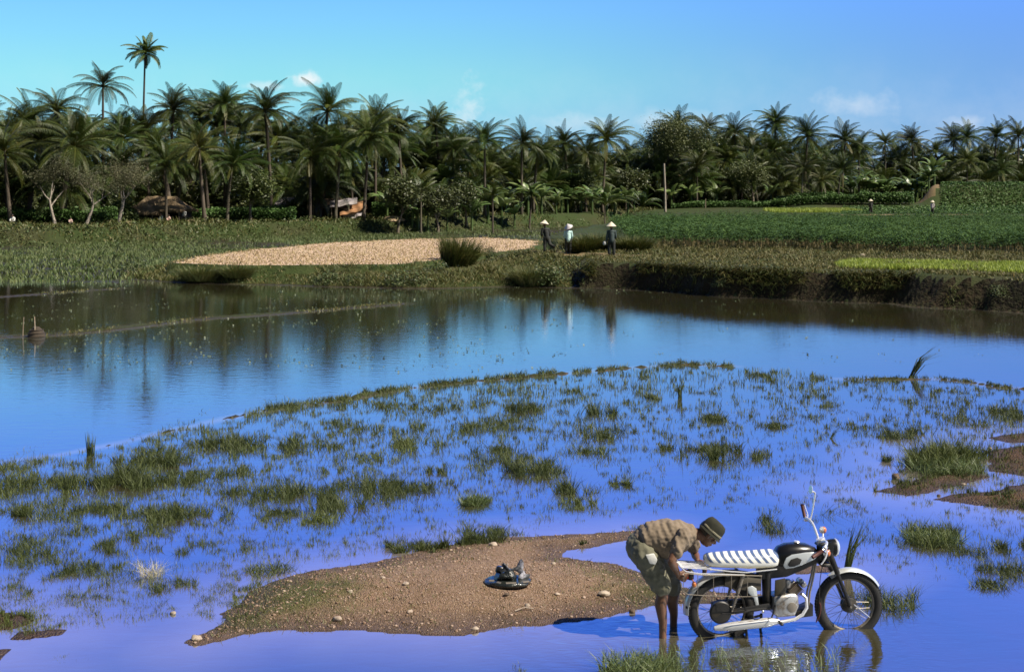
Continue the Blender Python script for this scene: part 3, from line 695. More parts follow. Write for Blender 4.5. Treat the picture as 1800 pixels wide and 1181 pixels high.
# ---------------------------------------------------------------- broadleaf trees
def limb_tree(seed, height, spread, fork, nclump, leafn, leafs, clump_r, tmat, lmat, label, loc, trunk_r=.16, flatness=.7, cat='tree', group=None, levels=4, thick=1.0, branch_mat=None):
    r_ = random.Random(seed); g = np.random.default_rng(seed)
    root = empty('broadleaf_tree', loc); mb = MB(); tw = MB(); tips = []
    def grow(p, d, L, r0, lev):
        n = 4; pts = [p]; q = p
        for i in range(n):
            d = (d + Vector((r_.gauss(0, .12), r_.gauss(0, .12), r_.gauss(.03, .05)))).normalized(); q = q + d * L / n; pts.append(q)
        rads = [r0 * (1 - .45 * i / n) for i in range(n + 1)]
        (mb if lev <= 1 else tw).tube(pts, rads, 7 if lev < 2 else 4, cap=False)
        if lev >= 2: tips.append(q); tips.append(pts[2])
        if lev < levels:
            for k in range(r_.choice((2, 3, 3)) if lev else 4):
                a = r_.uniform(0, 6.28); s = r_.uniform(.5, 1.0)
                nd = (d * .75 + Vector((math.cos(a) * s * spread, math.sin(a) * s * spread, r_.uniform(-.05, .45)))).normalized()
                grow(pts[-1] if r_.random() < .6 else pts[3], nd, L * r_.uniform(.58, .8), rads[-1] * .72, lev + 1)
    grow(Vector((0, 0, 0)), Vector((r_.gauss(0, .06), 0, 1)).normalized(), height * fork, trunk_r, 0)
    mb.build('trunk', tmat, root, angle=80); 
    if tw.v: tw.build('branches', branch_mat or tmat, root, smooth=False)
    tp = np.array([tuple(t) for t in tips]); pick = tp[g.integers(0, len(tp), nclump)]
    cen = pick[np.repeat(np.arange(nclump), leafn)] + g.normal(0, clump_r, (nclump * leafn, 3)) * [1, 1, flatness]
    V, Fq, va = leaf_quads(cen, g.uniform(.6, 1.2, len(cen)) * leafs, np.clip(g.normal(.25, .25, len(cen)), 0, 1))
    link('crown', np_mesh('crown', V, Fq, False, {'var': va}, [lmat]), root)
    tag(root, label, cat, group); return root
GP = 'pale trunked trees in front of the left grove'
def tree_at(px, py, D): x = (px - 900) * D / F; return (x, D, gz(x, D) - .05)
limb_tree(5, 6.4, .85, .34, 420, 16, .12, .34, M_pale, M_leaf_pale, 'leftmost of the three pale trunked trees, with bare twiggy grey crown', tree_at(97, 395, 115), .15, group=GP, branch_mat=M_wood)
limb_tree(8, 6.0, .95, .30, 240, 14, .12, .36, M_pale, M_leaf_pale, 'middle pale trunked tree, forked with white bark and the barest crown', tree_at(151, 397, 115), .15, group=GP, branch_mat=M_pale)
limb_tree(13, 6.8, .9, .32, 520, 16, .12, .36, M_pale, M_leaf_pale, 'rightmost of the three pale trunked trees, beside the thatched hut', tree_at(208, 395, 117), .18, group=GP, branch_mat=M_wood)
limb_tree(21, 12.5, 1.0, .36, 700, 34, .27, .80, M_wood, M_olive_leaf, 'round leafy olive green tree rising among the palms right of centre', tree_at(1165, 350, 193), .3, levels=4)
limb_tree(22, 7.5, 1.0, .3, 300, 26, .26, .6, M_wood, M_olive_leaf, 'small rounded pale green tree at the front of the right hand grove', tree_at(1325, 360, 189), .18)
for i, (px, D, hh, lb) in enumerate(((700, 134, 6.5, 'dark leafy tree in the undergrowth right of the lean-to'), (770, 139, 6, 'leafy tree filling the grove foot left of centre'),
        (820, 146, 5.5, 'leafy tree beneath the clear standing slim palms'), (1010, 172, 7, 'dark leafy tree behind the three field workers'), (1100, 184, 8, 'dark leafy tree left of the round olive tree'),
        (1545, 236, 9, 'dark round tree under the dip in the right hand skyline'), (1620, 236, 8, 'dark round tree just above the bare earth track'), (440, 128, 6, 'dark tree between the front palms and the grove on the left'),
        (30, 122, 7, 'dark leafy tree in the far left of the grove'))):
    limb_tree(40 + i, hh, .95, .3, 230, 20, .32, .6, M_wood, M_leaf, lb, tree_at(px, 0, D), .16, levels=3)

# ---------------------------------------------------------------- bushes, bananas
def bush_mesh(seed, n, rx, rz_, leaf, mat, name='foliage'):
    g = np.random.default_rng(seed); cl = g.normal(0, 1, (14, 3)); cl /= np.linalg.norm(cl, axis=1)[:, None]; cl[:, 2] = np.abs(cl[:, 2]); cl *= [rx * .62, rx * .62, rz_ * .7]
    c = cl[g.integers(0, 14, n)] + g.normal(0, .24, (n, 3)) * [rx, rx, rz_]; c[:, 2] = np.abs(c[:, 2])
    V, Fq, va = leaf_quads(c, g.uniform(.6, 1.3, n) * leaf, np.clip(g.normal(.2, .22, n), 0, 1)); return np_mesh(name, V, Fq, False, {'var': va}, [mat])
BUSH = [bush_mesh(50 + i, 1500, 1.0, 1.25, .22, M_leaf) for i in range(4)]
DENSE_ = [bush_mesh(80 + i, 5200, 1.0, 1.0, .115, M_leaf, 'crown') for i in range(2)]
SCRUB = [bush_mesh(60 + i, 900, 1.0, .8, .13, M_scrub) for i in range(4)]
for i in range(190):     # evergreen undergrowth that closes the foot of the grove
    px = -160 + (i + rr.random()) * 2120 / 190; back = rr.choice((0, 1, 1))
    D = dfront(px) + (rr.uniform(3, 8) if back == 0 else rr.uniform(12, 30)); x = (px - 900) * D / F
    if 225 < px < 345 and D < 140: continue
    if 540 < px < 660 and D < 150: continue
    o = link('bush', BUSH[i % 4], None, (x, D, gz(x, D) - .1), (0, 0, rr.uniform(0, 6.28))); s = rr.uniform(1.0, 1.7) if back == 0 else rr.uniform(2.2, 3.8); o.scale = (s * 1.1, s, s * 1.15)
    w_ = 'low dark bush' if back == 0 else 'tall shaded bush'
    tag(o, f'{w_}, {where_(px)}', 'bush', f'{w_} of {zone(px)}')
for i in range(84):      # dense leafy trees closing the back of the grove
    px = -150 + (i + rr.random()) * 2100 / 84; D = dfront(px) + rr.uniform(26, 38); x = (px - 900) * D / F; z0 = gz(x, D); topz = H + (HZ - (skyline(px) + rr.uniform(38, 62))) * D / F
    s = max(topz - z0, 2.0) / 1.75; o = link('leafy_tree', None, None, (x, D, z0), (0, 0, rr.uniform(0, 6.28)))
    tr_ = link('trunk', TRUNKS[0], o); tr_.scale = (1.3, 1.3, s * .9); cr_ = link('crown', DENSE_[i % 2], o, (0, 0, s * .15)); cr_.scale = (max(s * .62, 2.0), max(s * .62, 2.0), s * .92)
    tag(o, f'dense back tree, {where_(px)}', 'tree', 'dense leafy trees at the back of the grove')
def banana_mesh(seed):
    g = random.Random(seed); V = []; Fq = []; va = []; mb = MB()
    mb.tube([(0, 0, 0), (.03, 0, .8), (0, .02, 1.5)], [.12, .10, .07], 7)
    for k in range(8):
        a = k * 2.4 + g.gauss(0, .2); e = R(g.uniform(35, 80)); L = g.uniform(1.5, 2.1); wd = .27; p = Vector((0, 0, 1.45)); n = 7; prev = None
        for i in range(n + 1):
            t = i / n; ee = e - R(85) * t ** 1.5; d = Vector((math.cos(a) * math.cos(ee), math.sin(a) * math.cos(ee), math.sin(ee)))
            s = Vector((-math.sin(a), math.cos(a), 0)); w_ = wd * math.sin(math.pi * min(1, .06 + t * .92)) ** .6 * (0.15 if t < .12 else 1)
            b = len(V); V += [p - s * w_ + Vector((0, 0, -.12 * w_ / wd)), p, p + s * w_ + Vector((0, 0, -.12 * w_ / wd))]; va += [g.uniform(0, .5)] * 3
            if i: Fq += [(b - 3, b - 2, b + 1, b), (b - 2, b - 1, b + 2, b + 1)]
            p = p + d * L / n
    return mb, np_mesh('leaves', np.array([tuple(v) for v in V]), np.array(Fq), False, {'var': va}, [M_banana])
BAN = [banana_mesh(i) for i in range(3)]
BST = []
for mb, lm in BAN:
    o = mb.build('stem', M_swamp, None); BST.append(o.data); bpy.data.objects.remove(o)
def banana(px, D, s, label, group):
    x = (px - 900) * D / F; root = empty('banana_plant', (x, D, gz(x, D) - .05), rr.uniform(0, 6.28)); k = rr.randrange(3)
    for nm, me in (('stem', BST[k]), ('leaves', BAN[k][1])):
        o = link(nm, me, root); o.scale = (s, s, s)
    tag(root, label, 'banana plant', group)
for i in range(26):
    px = 700 + (i + rr.random()) * 430 / 26; banana(px, dfront(px) - rr.uniform(2, 10), rr.uniform(.9, 1.5), f'pale banana plant {where_(px)}', 'banana plants at the foot of the middle grove')
for i in range(22):
    px = 1492 + (i + rr.random()) * 155 / 22; banana(px, 205 + rr.uniform(0, 8), rr.uniform(1.1, 1.7), f'banana plant above the hedge, {where_(px)}', 'banana plants above the right hand hedge')
for i, px in enumerate((680, 1180, 1215, 1260, 1355)):
    banana(px, dfront(px) - 3, 1.2, ('banana plant right of the lean-to', 'banana plant right of the bare white pole', 'banana plant under the dark trunked palm beside the white pole', 'banana plant left of the small rounded tree',
           'banana plant right of the small rounded tree')[i], None)

# ---------------------------------------------------------------- ground cover, scattered as one object per kind
def scatter(n, plo, phi, dlo, dhi, keep=None, power=1.0):
    D = dlo * (dhi / dlo) ** (rng.random(n) ** power); px = rng.uniform(plo, phi, n); X = (px - 900) * D / F
    h, si, sm, sc, sb, sa, sd, se, bd = land(X, D, True)
    m_ = keep(X, D, h, si, sm, sc, sb, sa, sd, se, bd) if keep else np.ones(n, bool)
    return X[m_], D[m_], h[m_]
P3 = lambda X, Y, Z: np.stack([X, Y, Z], -1)
# steep bank grass + turf on the near right terrace and mid slope
X, Y, Z = scatter(300000, 640, 2150, 44, 84, lambda X, D, h, si, sm, sc, sb, sa, sd, se, bd: ((sb > -.5) | (se > -.1)) & (sc < 0) & (sb < 18) & (h > .02))
u_ = fbm(X * .6, Y * .6, 3, 4); n = len(X); sbv = sdf(PB_POLY, X, Y)
kp = (u_ > -.5 + .78 * ((sbv < .9) & (X > 3))) & (rng.random(n) < np.where(sbv > 2.2, .75, 1.0)); X, Y, Z, sbv, u_ = X[kp], Y[kp], Z[kp], sbv[kp], u_[kp]; n = len(X)
tall = ss((u_ - .05) / .4); bd_ = PATH; onpath = pld(PATH, X, Y) < .8
hh = rng.uniform(.07, .20, n) * (1 + .8 * tall) * np.where(onpath, .25, 1) * np.where(sbv < 0, .7, 1)
tag(blades(P3(X, Y, Z - .02), hh, .035, rng.uniform(.1, .7, n), rng.uniform(.1, .7, n), np.clip(rng.normal(.3, .3, n) + .15 * (sbv > 1), 0, 1), 'bank_grass', M_grass), 'rough grass covering the near bank and terrace edge', 'grass', kind='stuff')
# grass hanging over the lip of the cut bank
gx = rng.uniform(2.5, 40, 60000); gy = np.interp(gx, PB_POLY[3:12, 0], PB_POLY[3:12, 1]) + rng.uniform(-.6, 2.2, 60000); sv = sdf(PB_POLY, gx, gy) + fbm(gx * .45, gy * .45, 4, 77) * .9
k = (sv > .35) & (sv < .95) & (vnoise(gx * .8, gy * 0, 3) > .25); gx, gy = gx[k], gy[k]; n = len(gx); gz_ = land(gx, gy)
tag(blades(P3(gx, gy, gz_), rng.uniform(.12, .42, n), .03, rng.uniform(.3, .9, n), rng.uniform(.8, 1.9, n), np.clip(rng.normal(.3, .3, n), 0, 1), 'overhanging_grass', M_grass, az=rng.normal(-1.57, .5, n)), 'grass hanging over the edge of the dark cut bank', 'grass', kind='stuff')
# grass on the dry field's bank
X, Y, Z = scatter(60000, 220, 1010, 55, 70, lambda X, D, h, si, sm, sc, sb, sa, sd, se, bd: (h > .02) & (sc < .25) & (sb < 0))
n = len(X); u_ = fbm(X * .5, Y * .5, 3, 14); tall = ss(u_ * 2)
tag(blades(P3(X, Y, Z - .02), rng.uniform(.06, .20, n) * (1 + 1.5 * tall), .03, rng.uniform(.1, .6, n), rng.uniform(.1, .6, n), np.clip(rng.normal(.35, .3, n), 0, 1), 'field_edge_grass', M_grass), 'olive grass on the low bank below the dry field', 'grass', kind='stuff')
# swamp grass, left and between the dry field and the far bank
X, Y, Z = scatter(190000, -350, 1100, 60, 150, lambda X, D, h, si, sm, sc, sb, sa, sd, se, bd: (sd > -1.0) & (sc < -.2) & (sb < 0) & (h > -.12) & (h < .35))
n = len(X); u_ = fbm(X * .16, Y * .22, 3, 24); kp = rng.random(n) < np.clip(.5 + 1.5 * u_, .06, 1); X, Y, Z = X[kp], Y[kp], Z[kp]; n = len(X)
tag(blades(P3(X, Y, np.maximum(Z, -.05)), rng.uniform(.12, .32, n), .05, rng.uniform(.1, .6, n), rng.uniform(.0, .5, n), np.clip(rng.normal(.25, .25, n), 0, 1), 'swamp_grass', M_swamp), 'green swamp grass in the flooded plots left of the dry field', 'grass', kind='stuff')
# far bank and terrace turf
X, Y, Z = scatter(150000, -350, 2150, 96, 215, lambda X, D, h, si, sm, sc, sb, sa, sd, se, bd: (sa > -.8) & (h > .05) & (D < 160 + 60 * (X > 10)))
n = len(X); u_ = fbm(X * .3, Y * .3, 3, 8); tall = ss(u_ * 1.6 + .2)
tag(blades(P3(X, Y, Z - .02), rng.uniform(.12, .40, n) * (1 + tall), .09, rng.uniform(.1, .7, n), rng.uniform(.1, .6, n), np.clip(rng.normal(.25, .28, n), 0, 1), 'far_bank_grass', M_grass), 'grass on the far bank below the palm grove', 'grass', kind='stuff')
# leafy scrub on the far bank (one continuous ragged strip)
X, Y, Z = scatter(90000, -350, 1150, 98, 165, lambda X, D, h, si, sm, sc, sb, sa, sd, se, bd: (sa > -.6) & (sa < 4.6))
n = len(X); u_ = fbm(X * .35, Y * .35, 3, 18); kp = u_ > -.12; X, Y, Z, u_ = X[kp], Y[kp], Z[kp], u_[kp]; n = len(X)
V, Fq, va = leaf_quads(P3(X, Y, Z + rng.random(n) * (.25 + .8 * np.clip(u_, 0, 1))), rng.uniform(.12, .3, n), np.clip(rng.normal(.2, .25, n), 0, 1))
tag(link('bank_scrub', np_mesh('bank_scrub', V, Fq, False, {'var': va}, [M_scrub])), 'dark leafy scrub overgrowing the far bank on the left', 'scrub', kind='stuff')
# leafy hedge crops behind the far bank at the left (both sides of the hut)
def crop_strip(name, px0, px1, D0, D1, hgt, n, label, mat=M_cass, leaf=.3, seed=0):
    D = rng.uniform(D0, D1, n); px = rng.uniform(px0, px1, n); X = (px - 900) * D / F; Z = land(X, D)
    top = hgt * (.75 + .4 * fbm(X * .5, D * .5, 3, 40 + seed)); zz = Z + top * rng.random(n) ** .45
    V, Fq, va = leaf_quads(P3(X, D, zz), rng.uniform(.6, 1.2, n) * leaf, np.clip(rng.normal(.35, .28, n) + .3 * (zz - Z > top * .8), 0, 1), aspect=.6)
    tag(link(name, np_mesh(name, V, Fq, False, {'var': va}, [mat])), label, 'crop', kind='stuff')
crop_strip('leafy_crop', -300, 206, 118, 126, 1.55, 26000, 'tall green leafy crop behind the three pale trunked trees')
crop_strip('leafy_crop', 338, 520, 130, 138, 1.5, 12000, 'tall green leafy crop right of the thatched hut', seed=1)
crop_strip('leafy_crop', 655, 735, 140, 146, 1.6, 6000, 'green leafy crop right of the lean-to', seed=2)
crop_strip('leafy_crop', 1360, 1606, 183, 190, 1.7, 24000, 'dark leafy hedge in front of the right hand palms', seed=3)
crop_strip('leafy_crop', 1654, 2150, 176, 196, .45, 34000, 'green leafy crop on the slope of the upper terrace', seed=4)
crop_strip('leafy_crop', 1480, 2150, 163, 181, .30, 26000, 'low leafy crop between the far path and the upper terrace', seed=6)
crop_strip('leafy_crop', 1180, 1370, 184, 190, 1.0, 9000, 'low leafy crop at the foot of the right hand grove', seed=5)
# the cassava field on the right terrace
D = 66 * (150 / 66) ** rng.random(11000); px = rng.uniform(1040, 2150, 11000); X = (px - 900) * D / F
front = np.interp(X, [4, 9, 14, 20, 40], [70, 71, 70, 64, 56]); left = np.interp(D, [60, 80, 100, 120, 150], [1095, 1105, 1080, 1060, 1100])
kp = (D > front) & (px > left) & (D < 131 + 7 * fbm(X * .05, D * .05, 2, 66)) & (sdf(PB_POLY, X, D) > 3)
kp &= ~((pld(np.array([[20, 150], [60, 148]]), X, D) < 3)); X, D = X[kp], D[kp]; Z = land(X, D); n = len(X)
nl = 13; sz = .75 + 1.3 * fbm(X * .25, D * .25, 3, 71); tp = rng.uniform(.55, .95, n) * np.where(D < 84, 1.0, .9) * (1 + .25 * sz)
ang = rng.uniform(0, 6.28, (n, nl)); rad = rng.uniform(.05, .42, (n, nl)); zf = rng.uniform(.45, 1.05, (n, nl))
LX = (X[:, None] + np.cos(ang) * rad).ravel(); LY = (D[:, None] + np.sin(ang) * rad).ravel(); LZ = (Z[:, None] + tp[:, None] * zf).ravel(); m3 = len(LX)
rot = rng.uniform(0, 6.28, m3); S_ = rng.uniform(.10, .19, m3); tilt = rng.normal(0, .25, (m3, 2)); Vl = []
for k, a5 in enumerate((-1.15, 0, 1.15)):     # three-lobed leaf
    a = rot + a5; dx_, dy_ = np.cos(a), np.sin(a)
    tipz = -.28 * S_ + tilt[:, 0] * dx_ * S_ + tilt[:, 1] * dy_ * S_
    c_ = np.stack([LX, LY, LZ], -1); tip = c_ + np.stack([dx_ * S_, dy_ * S_, tipz], -1); sd_ = np.stack([-dy_, dx_, np.zeros(m3)], -1) * (S_ * .22)[:, None]; mid = (c_ + tip) / 2 + [0, 0, .01]
    Vl.append(np.stack([c_, mid - sd_, tip, mid + sd_], 1))
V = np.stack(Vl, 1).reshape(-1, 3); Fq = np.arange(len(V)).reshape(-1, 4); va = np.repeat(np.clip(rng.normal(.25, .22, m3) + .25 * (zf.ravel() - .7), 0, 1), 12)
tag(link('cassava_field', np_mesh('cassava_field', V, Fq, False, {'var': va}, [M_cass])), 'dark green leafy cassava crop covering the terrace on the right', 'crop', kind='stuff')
k = 2; SX = np.repeat(X, k) + rng.normal(0, .12, n * k); SY = np.repeat(D, k) + rng.normal(0, .12, n * k); SZ = np.repeat(Z, k); sel = SY < 80
nn = sel.sum(); tag(blades(P3(SX[sel], SY[sel], SZ[sel]), rng.uniform(.25, .7, nn), .02, rng.uniform(0, .12, nn), 0 * rng.random(nn), rng.uniform(0, .6, nn), 'crop_stems', M_straw), 'thin bare stems under the front edge of the leafy field', 'crop', kind='stuff')
# dry field stubble
X, Y, Z = scatter(26000, 280, 1010, 58, 104, lambda X, D, h, si, sm, sc, sb, sa, sd, se, bd: sc > .1)
n = len(X); tag(blades(P3(X, Y, Z), rng.uniform(.04, .13, n), .035, rng.uniform(.2, .9, n), rng.uniform(0, .5, n), np.clip(rng.normal(.1, .3, n), 0, 1), 'dry_stubble', M_straw), 'straw coloured stubble over the dry field', 'stubble', kind='stuff')
# bright rice seedlings
g = rng.random((40000, 2)); lo, hi = RICE.min(0), RICE.max(0); X = lo[0] + g[:, 0] * (hi[0] - lo[0]); Y = lo[1] + g[:, 1] * (hi[1] - lo[1]); kp = sdf(RICE, X, Y) > 0; X, Y = X[kp], Y[kp]; Z = land(X, Y); n = len(X)
tag(blades(P3(X, Y, Z), rng.uniform(.15, .26, n), .035, rng.uniform(.0, .3, n), rng.uniform(0, .4, n), rng.random(n) * .6, 'rice_seedlings', M_rice), 'bright yellow green strip of rice seedlings along the right terrace edge', 'crop', kind='stuff')
R2 = np.array([at(px, py, 1.5)[:2] for px, py in ((1330, 369), (1410, 368), (1412, 371), (1330, 372))]); X = rng.uniform(R2[:, 0].min(), R2[:, 0].max(), 5000); Y = rng.uniform(168, 176, 5000); Z = land(X, Y)
tag(blades(P3(X, Y, Z), rng.uniform(.3, .5, 5000), .06, rng.uniform(.0, .3, 5000), rng.uniform(0, .4, 5000), rng.random(5000) * .6, 'rice_seedlings', M_rice), 'small distant bright green rice plot at the foot of the right hand grove', 'crop', kind='stuff')

# ---------------------------------------------------------------- bushes on the banks, one by one
def scrub(px, py, s, label, mesh=None, cat='bush', sz=1.0, dz=0.0):
    p = gat(px, py); o = link('bush', mesh or SCRUB[int(px) % 4], None, (p.x, p.y + s * .2, p.z - .05 + dz), (0, 0, px * .7)); o.scale = (s, s, s * sz); tag(o, label, cat); return o
def tuft_mesh(seed, n, rad, h, lean, wd=.02):
    g = np.random.default_rng(seed); a = g.uniform(0, 6.28, n); r_ = rad * np.sqrt(g.random(n)); keep = globals()['rng']; globals()['rng'] = g
    o = blades(P3(np.cos(a) * r_, np.sin(a) * r_, np.zeros(n)), g.uniform(.5, 1, n) * h, wd, g.uniform(.05, lean, n) * (r_ / rad * .7 + .3), g.uniform(.1, .9, n), np.clip(g.normal(.2, .25, n), 0, 1), 'blades', M_grass, az=a + g.normal(0, .4, n))
    globals()['rng'] = keep; me = o.data; bpy.data.objects.remove(o); return me
TALLG = tuft_mesh(3, 1900, .9, 1.5, .5, .04)
def tallgrass(px, py, s, sz, label, me=None):
    p = gat(px, py); o = link('grass_clump', me or TALLG, None, (p.x, p.y, p.z - .05), (0, 0, px)); o.scale = (s, s, sz); tag(o, label, 'grass clump'); return o
tallgrass(352, 492, .75, .55, 'spiky grass clump on the low bank left of the dry field front')
tallgrass(415, 488, .6, .45, 'smaller spiky grass clump right of the other on the low bank')
tallgrass(800, 472, .75, 1.45, 'tall leaning grass clump at the right end of the dry field').rotation_euler = (0, .25, 0)
tallgrass(765, 484, .9, .8, 'thick grass mass at the foot of the tall leaning clump', SCRUB[1])
tallgrass(715, 498, 1.0, .85, 'broad dark grass clump by the water under the dry field', SCRUB[2])
tallgrass(965, 496, 1.0, 1.05, 'dark grass clump below the first two field workers', SCRUB[3])
tallgrass(935, 500, .7, .7, 'low grass clump at the waterline left of the cut bank')
tallgrass(1025, 442, .8, .7, 'brown tinged grass clump between the second and third field worker')
tallgrass(1050, 440, .7, .75, 'upright grass clump just left of the third field worker')
tallgrass(1110, 442, .8, .7, 'green grass clump right of the third field worker')
scrub(235, 482, .9, 'rounded brown green bush at the left tip of the dry field')
scrub(575, 498, .8, 'rounded bush on the low bank under the middle of the dry field')
scrub(797, 470, .8, 'leafy bush mixed into the tall leaning grass clump', sz=1.3)
scrub(860, 450, .6, 'low bush behind the tall leaning grass clump')
scrub(620, 500, .6, 'small bush right of the rounded bush on the low bank')
scrub(1270, 503, .45, 'dark bush hanging on the cut bank'); scrub(1560, 508, .4, 'small dark bush on the cut bank below the bright rice')
scrub(1760, 520, .5, 'dark bush on the cut bank near the right edge')
# ================================================================== marsh plants, stones, small things on the water
def clump_pts(n, px, py, hw, seed=0, squash=.55):
    """points of an irregular clump whose middle stands on the water at a photo pixel; hw is half its width in photo pixels"""
    c = at(px, py, 0); rx = hw * c[1] / F; g = np.random.default_rng(int(px * 7 + py * 13 + seed))
    K = max(4, int(hw * .55)); ka = g.uniform(0, 6.28, K); kr = g.random(K) ** .6 * 1.08; kw = g.random(K) ** 1.5 + .15; kw /= kw.sum(); ks = g.uniform(.07, .26, K)
    pick = g.choice(K, n, p=kw); hs = g.uniform(.5, 1.25, K)[pick]
    return c[0] + (np.cos(ka[pick]) * kr[pick] + g.normal(0, 1, n) * ks[pick]) * rx, c[1] + (np.sin(ka[pick]) * kr[pick] + g.normal(0, 1, n) * ks[pick]) * rx * squash * 2.0, c[1], hs
# clumps read off the photograph: x, water line, half width, height (photo pixels), brightness
CL = [(60,852,52,26,0),(100,897,58,20,0),(180,848,58,36,0),(250,806,50,26,0),(290,815,42,24,0),(190,962,34,24,0),(290,905,42,26,0),(375,900,42,20,0),(410,784,42,26,0),(400,832,30,20,0),(460,868,52,28,0),
 (540,786,44,24,0),(545,876,48,30,0),(590,893,38,26,0),(600,744,28,13,0),(640,760,38,16,0),(662,806,38,16,1),(655,856,52,26,0),(700,864,46,26,0),(728,786,38,28,1),(720,754,38,16,0),(820,755,38,18,0),
 (880,745,48,18,0),(920,722,28,22,0),(880,800,52,20,0),(940,828,44,30,0),(970,724,28,12,0),(1048,724,36,26,0),(1050,764,46,22,0),(1115,662,20,12,0),(1180,646,12,8,0),(1040,795,26,20,1),(1015,862,26,30,0),(1018,890,26,20,1),(1088,852,16,22,1),
 (1257,736,20,20,0),(1362,748,20,14,0),(1325,662,20,13,0),(1437,668,14,11,0),(1506,672,22,8,0),(1558,671,20,7,0),(1285,800,42,28,0),(1240,790,24,20,0),(1262,806,10,34,0),
 (1495,748,26,15,0),(1580,766,34,20,0),(1620,820,34,36,1),(1665,815,48,40,1),(1700,800,34,26,0),(1640,948,44,28,1),(1560,1050,34,34,0),(1350,925,34,22,0),(1740,735,58,17,0),(1790,728,40,18,0),(1690,965,46,18,0),(1765,1000,46,22,0),
 (1740,1022,24,18,0),(1505,885,20,10,0),(1700,745,30,14,0),(860,948,46,24,0),(820,955,20,20,0),(705,968,14,22,0),(690,960,9,24,0),(760,966,24,20,0),(735,962,14,22,0),(120,1005,38,22,0),(165,1044,36,16,0),(60,955,44,18,0),(25,905,28,24,0),(20,1058,30,14,0),(130,1052,30,12,0),
 (112,1158,24,9,1),(320,1028,40,20,0),(345,1058,42,16,0),(235,1072,52,10,0),(300,1065,30,12,0),(400,1035,30,12,0),(1030,958,10,14,0),(1130,928,26,12,0),(1110,1172,44,32,1),(1150,1190,50,30,1),(910,1177,16,12,1),(1050,1146,13,8,1),(830,882,20,22,1),
 (450,800,30,20,0),(360,780,36,18,0),(330,840,40,22,0),(210,900,40,18,0),(140,930,36,16,0),(500,905,30,20,0),(560,915,26,18,1),(600,830,26,14,0),(770,720,38,14,0),(700,712,36,14,0),(830,706,30,12,0),(1000,690,20,10,0),(890,838,18,14,0),
 (380,1046,46,12,0),(420,1030,34,12,0),(450,1012,30,12,0),(355,1075,50,12,0),(400,1098,40,9,0),(190,1078,60,12,0),(100,1075,50,12,0),(40,1030,50,16,0),(80,980,50,20,0),(200,1012,50,16,0),(150,900,50,24,0),(330,960,44,18,0),(420,960,36,16,0),(250,940,44,20,0),(60,1098,46,9,0),(1200,720,16,10,0),(1150,700,14,14,0),(1170,790,12,18,0),(1340,700,16,10,0),(1420,700,18,8,0),(1460,715,18,10,0),(1540,700,20,9,0),(1600,705,20,10,0),(1660,690,26,10,0),(1720,690,30,10,0),(1620,760,20,22,0),(1560,810,12,22,0),(1585,830,8,26,0),(1470,880,26,10,0),
 (1380,905,18,18,0),(1300,880,20,10,0),(1260,895,26,8,0),(1750,870,30,12,0),(1670,940,12,20,0),(1800,960,40,22,0),(1662,1005,8,24,0),(1600,990,10,14,0),(40,820,36,18,0),(110,838,30,18,0),(480,722,28,12,0),(520,716,30,12,0),(585,708,26,10,0),(225,850,40,30,0),(270,845,36,24,0),
 (1700,860,24,10,0),(1780,890,34,12,0),(1240,690,18,8,0),(1100,760,20,10,0),(1130,735,18,12,0),(960,760,20,10,0),(770,830,14,18,0),(800,850,12,14,0),(740,900,14,14,0)]
PX, PY, PD, PH, PV = [], [], [], [], []
for (px, py, hw, ht, br) in CL:
    D = at(px, py)[1]; n = int(np.clip(hw * ht * .95, 60, 1500) * (1.3 if py > 900 else 1.0))
    x, y, D, hs = clump_pts(n, px, py, hw * 1.2); PX.append(x); PY.append(y); PD.append(hs * ht * D / F * 1.15); PV.append(np.full(n, br)); PH.append(np.full(n, .55))
# single sprigs between the clumps: dense on the left, thinner to the right
n = 34000; px = rng.uniform(-60, 1860, n); py = 640 + 470 * rng.random(n) ** 1.1
bund = np.interp(px, [-60, 0, 200, 300, 460, 600, 700, 900, 1200, 1300, 1500, 1800], [820, 812, 782, 757, 722, 703, 685, 664, 641, 644, 664, 684])
low = np.interp(px, [-60, 150, 400, 480, 640, 830, 1110, 1300, 1500, 1860], [1125, 1100, 1075, 1005, 975, 940, 905, 880, 1000, 1040])
dens = np.interp(px, [-60, 500, 700, 1100, 1300, 1800], [1.5, 1.3, .7, .4, .3, .55]) * (.35 + 1.3 * vnoise(px / 60, py / 25, 4))
k = (py > bund + 2) & (py < low) & (rng.random(n) < dens); px, py = px[k], py[k]
for a, b in zip(px, py):
    D = at(a, b)[1]; m_ = rng.integers(3, 26); s = D / F * rng.uniform(1.5, 9)
    c = at(a, b); PX.append(c[0] + rng.normal(0, s, m_)); PY.append(c[1] + rng.normal(0, s * 1.6, m_)); PD.append(np.full(m_, rng.uniform(5, 15) * D / F)); PV.append(np.full(m_, rng.uniform(.1, 1.0))); PH.append(np.full(m_, .3))
X, Y, HG, V_ = (np.concatenate(q) for q in (PX, PY, PD, PV)); SP = np.concatenate(PH)
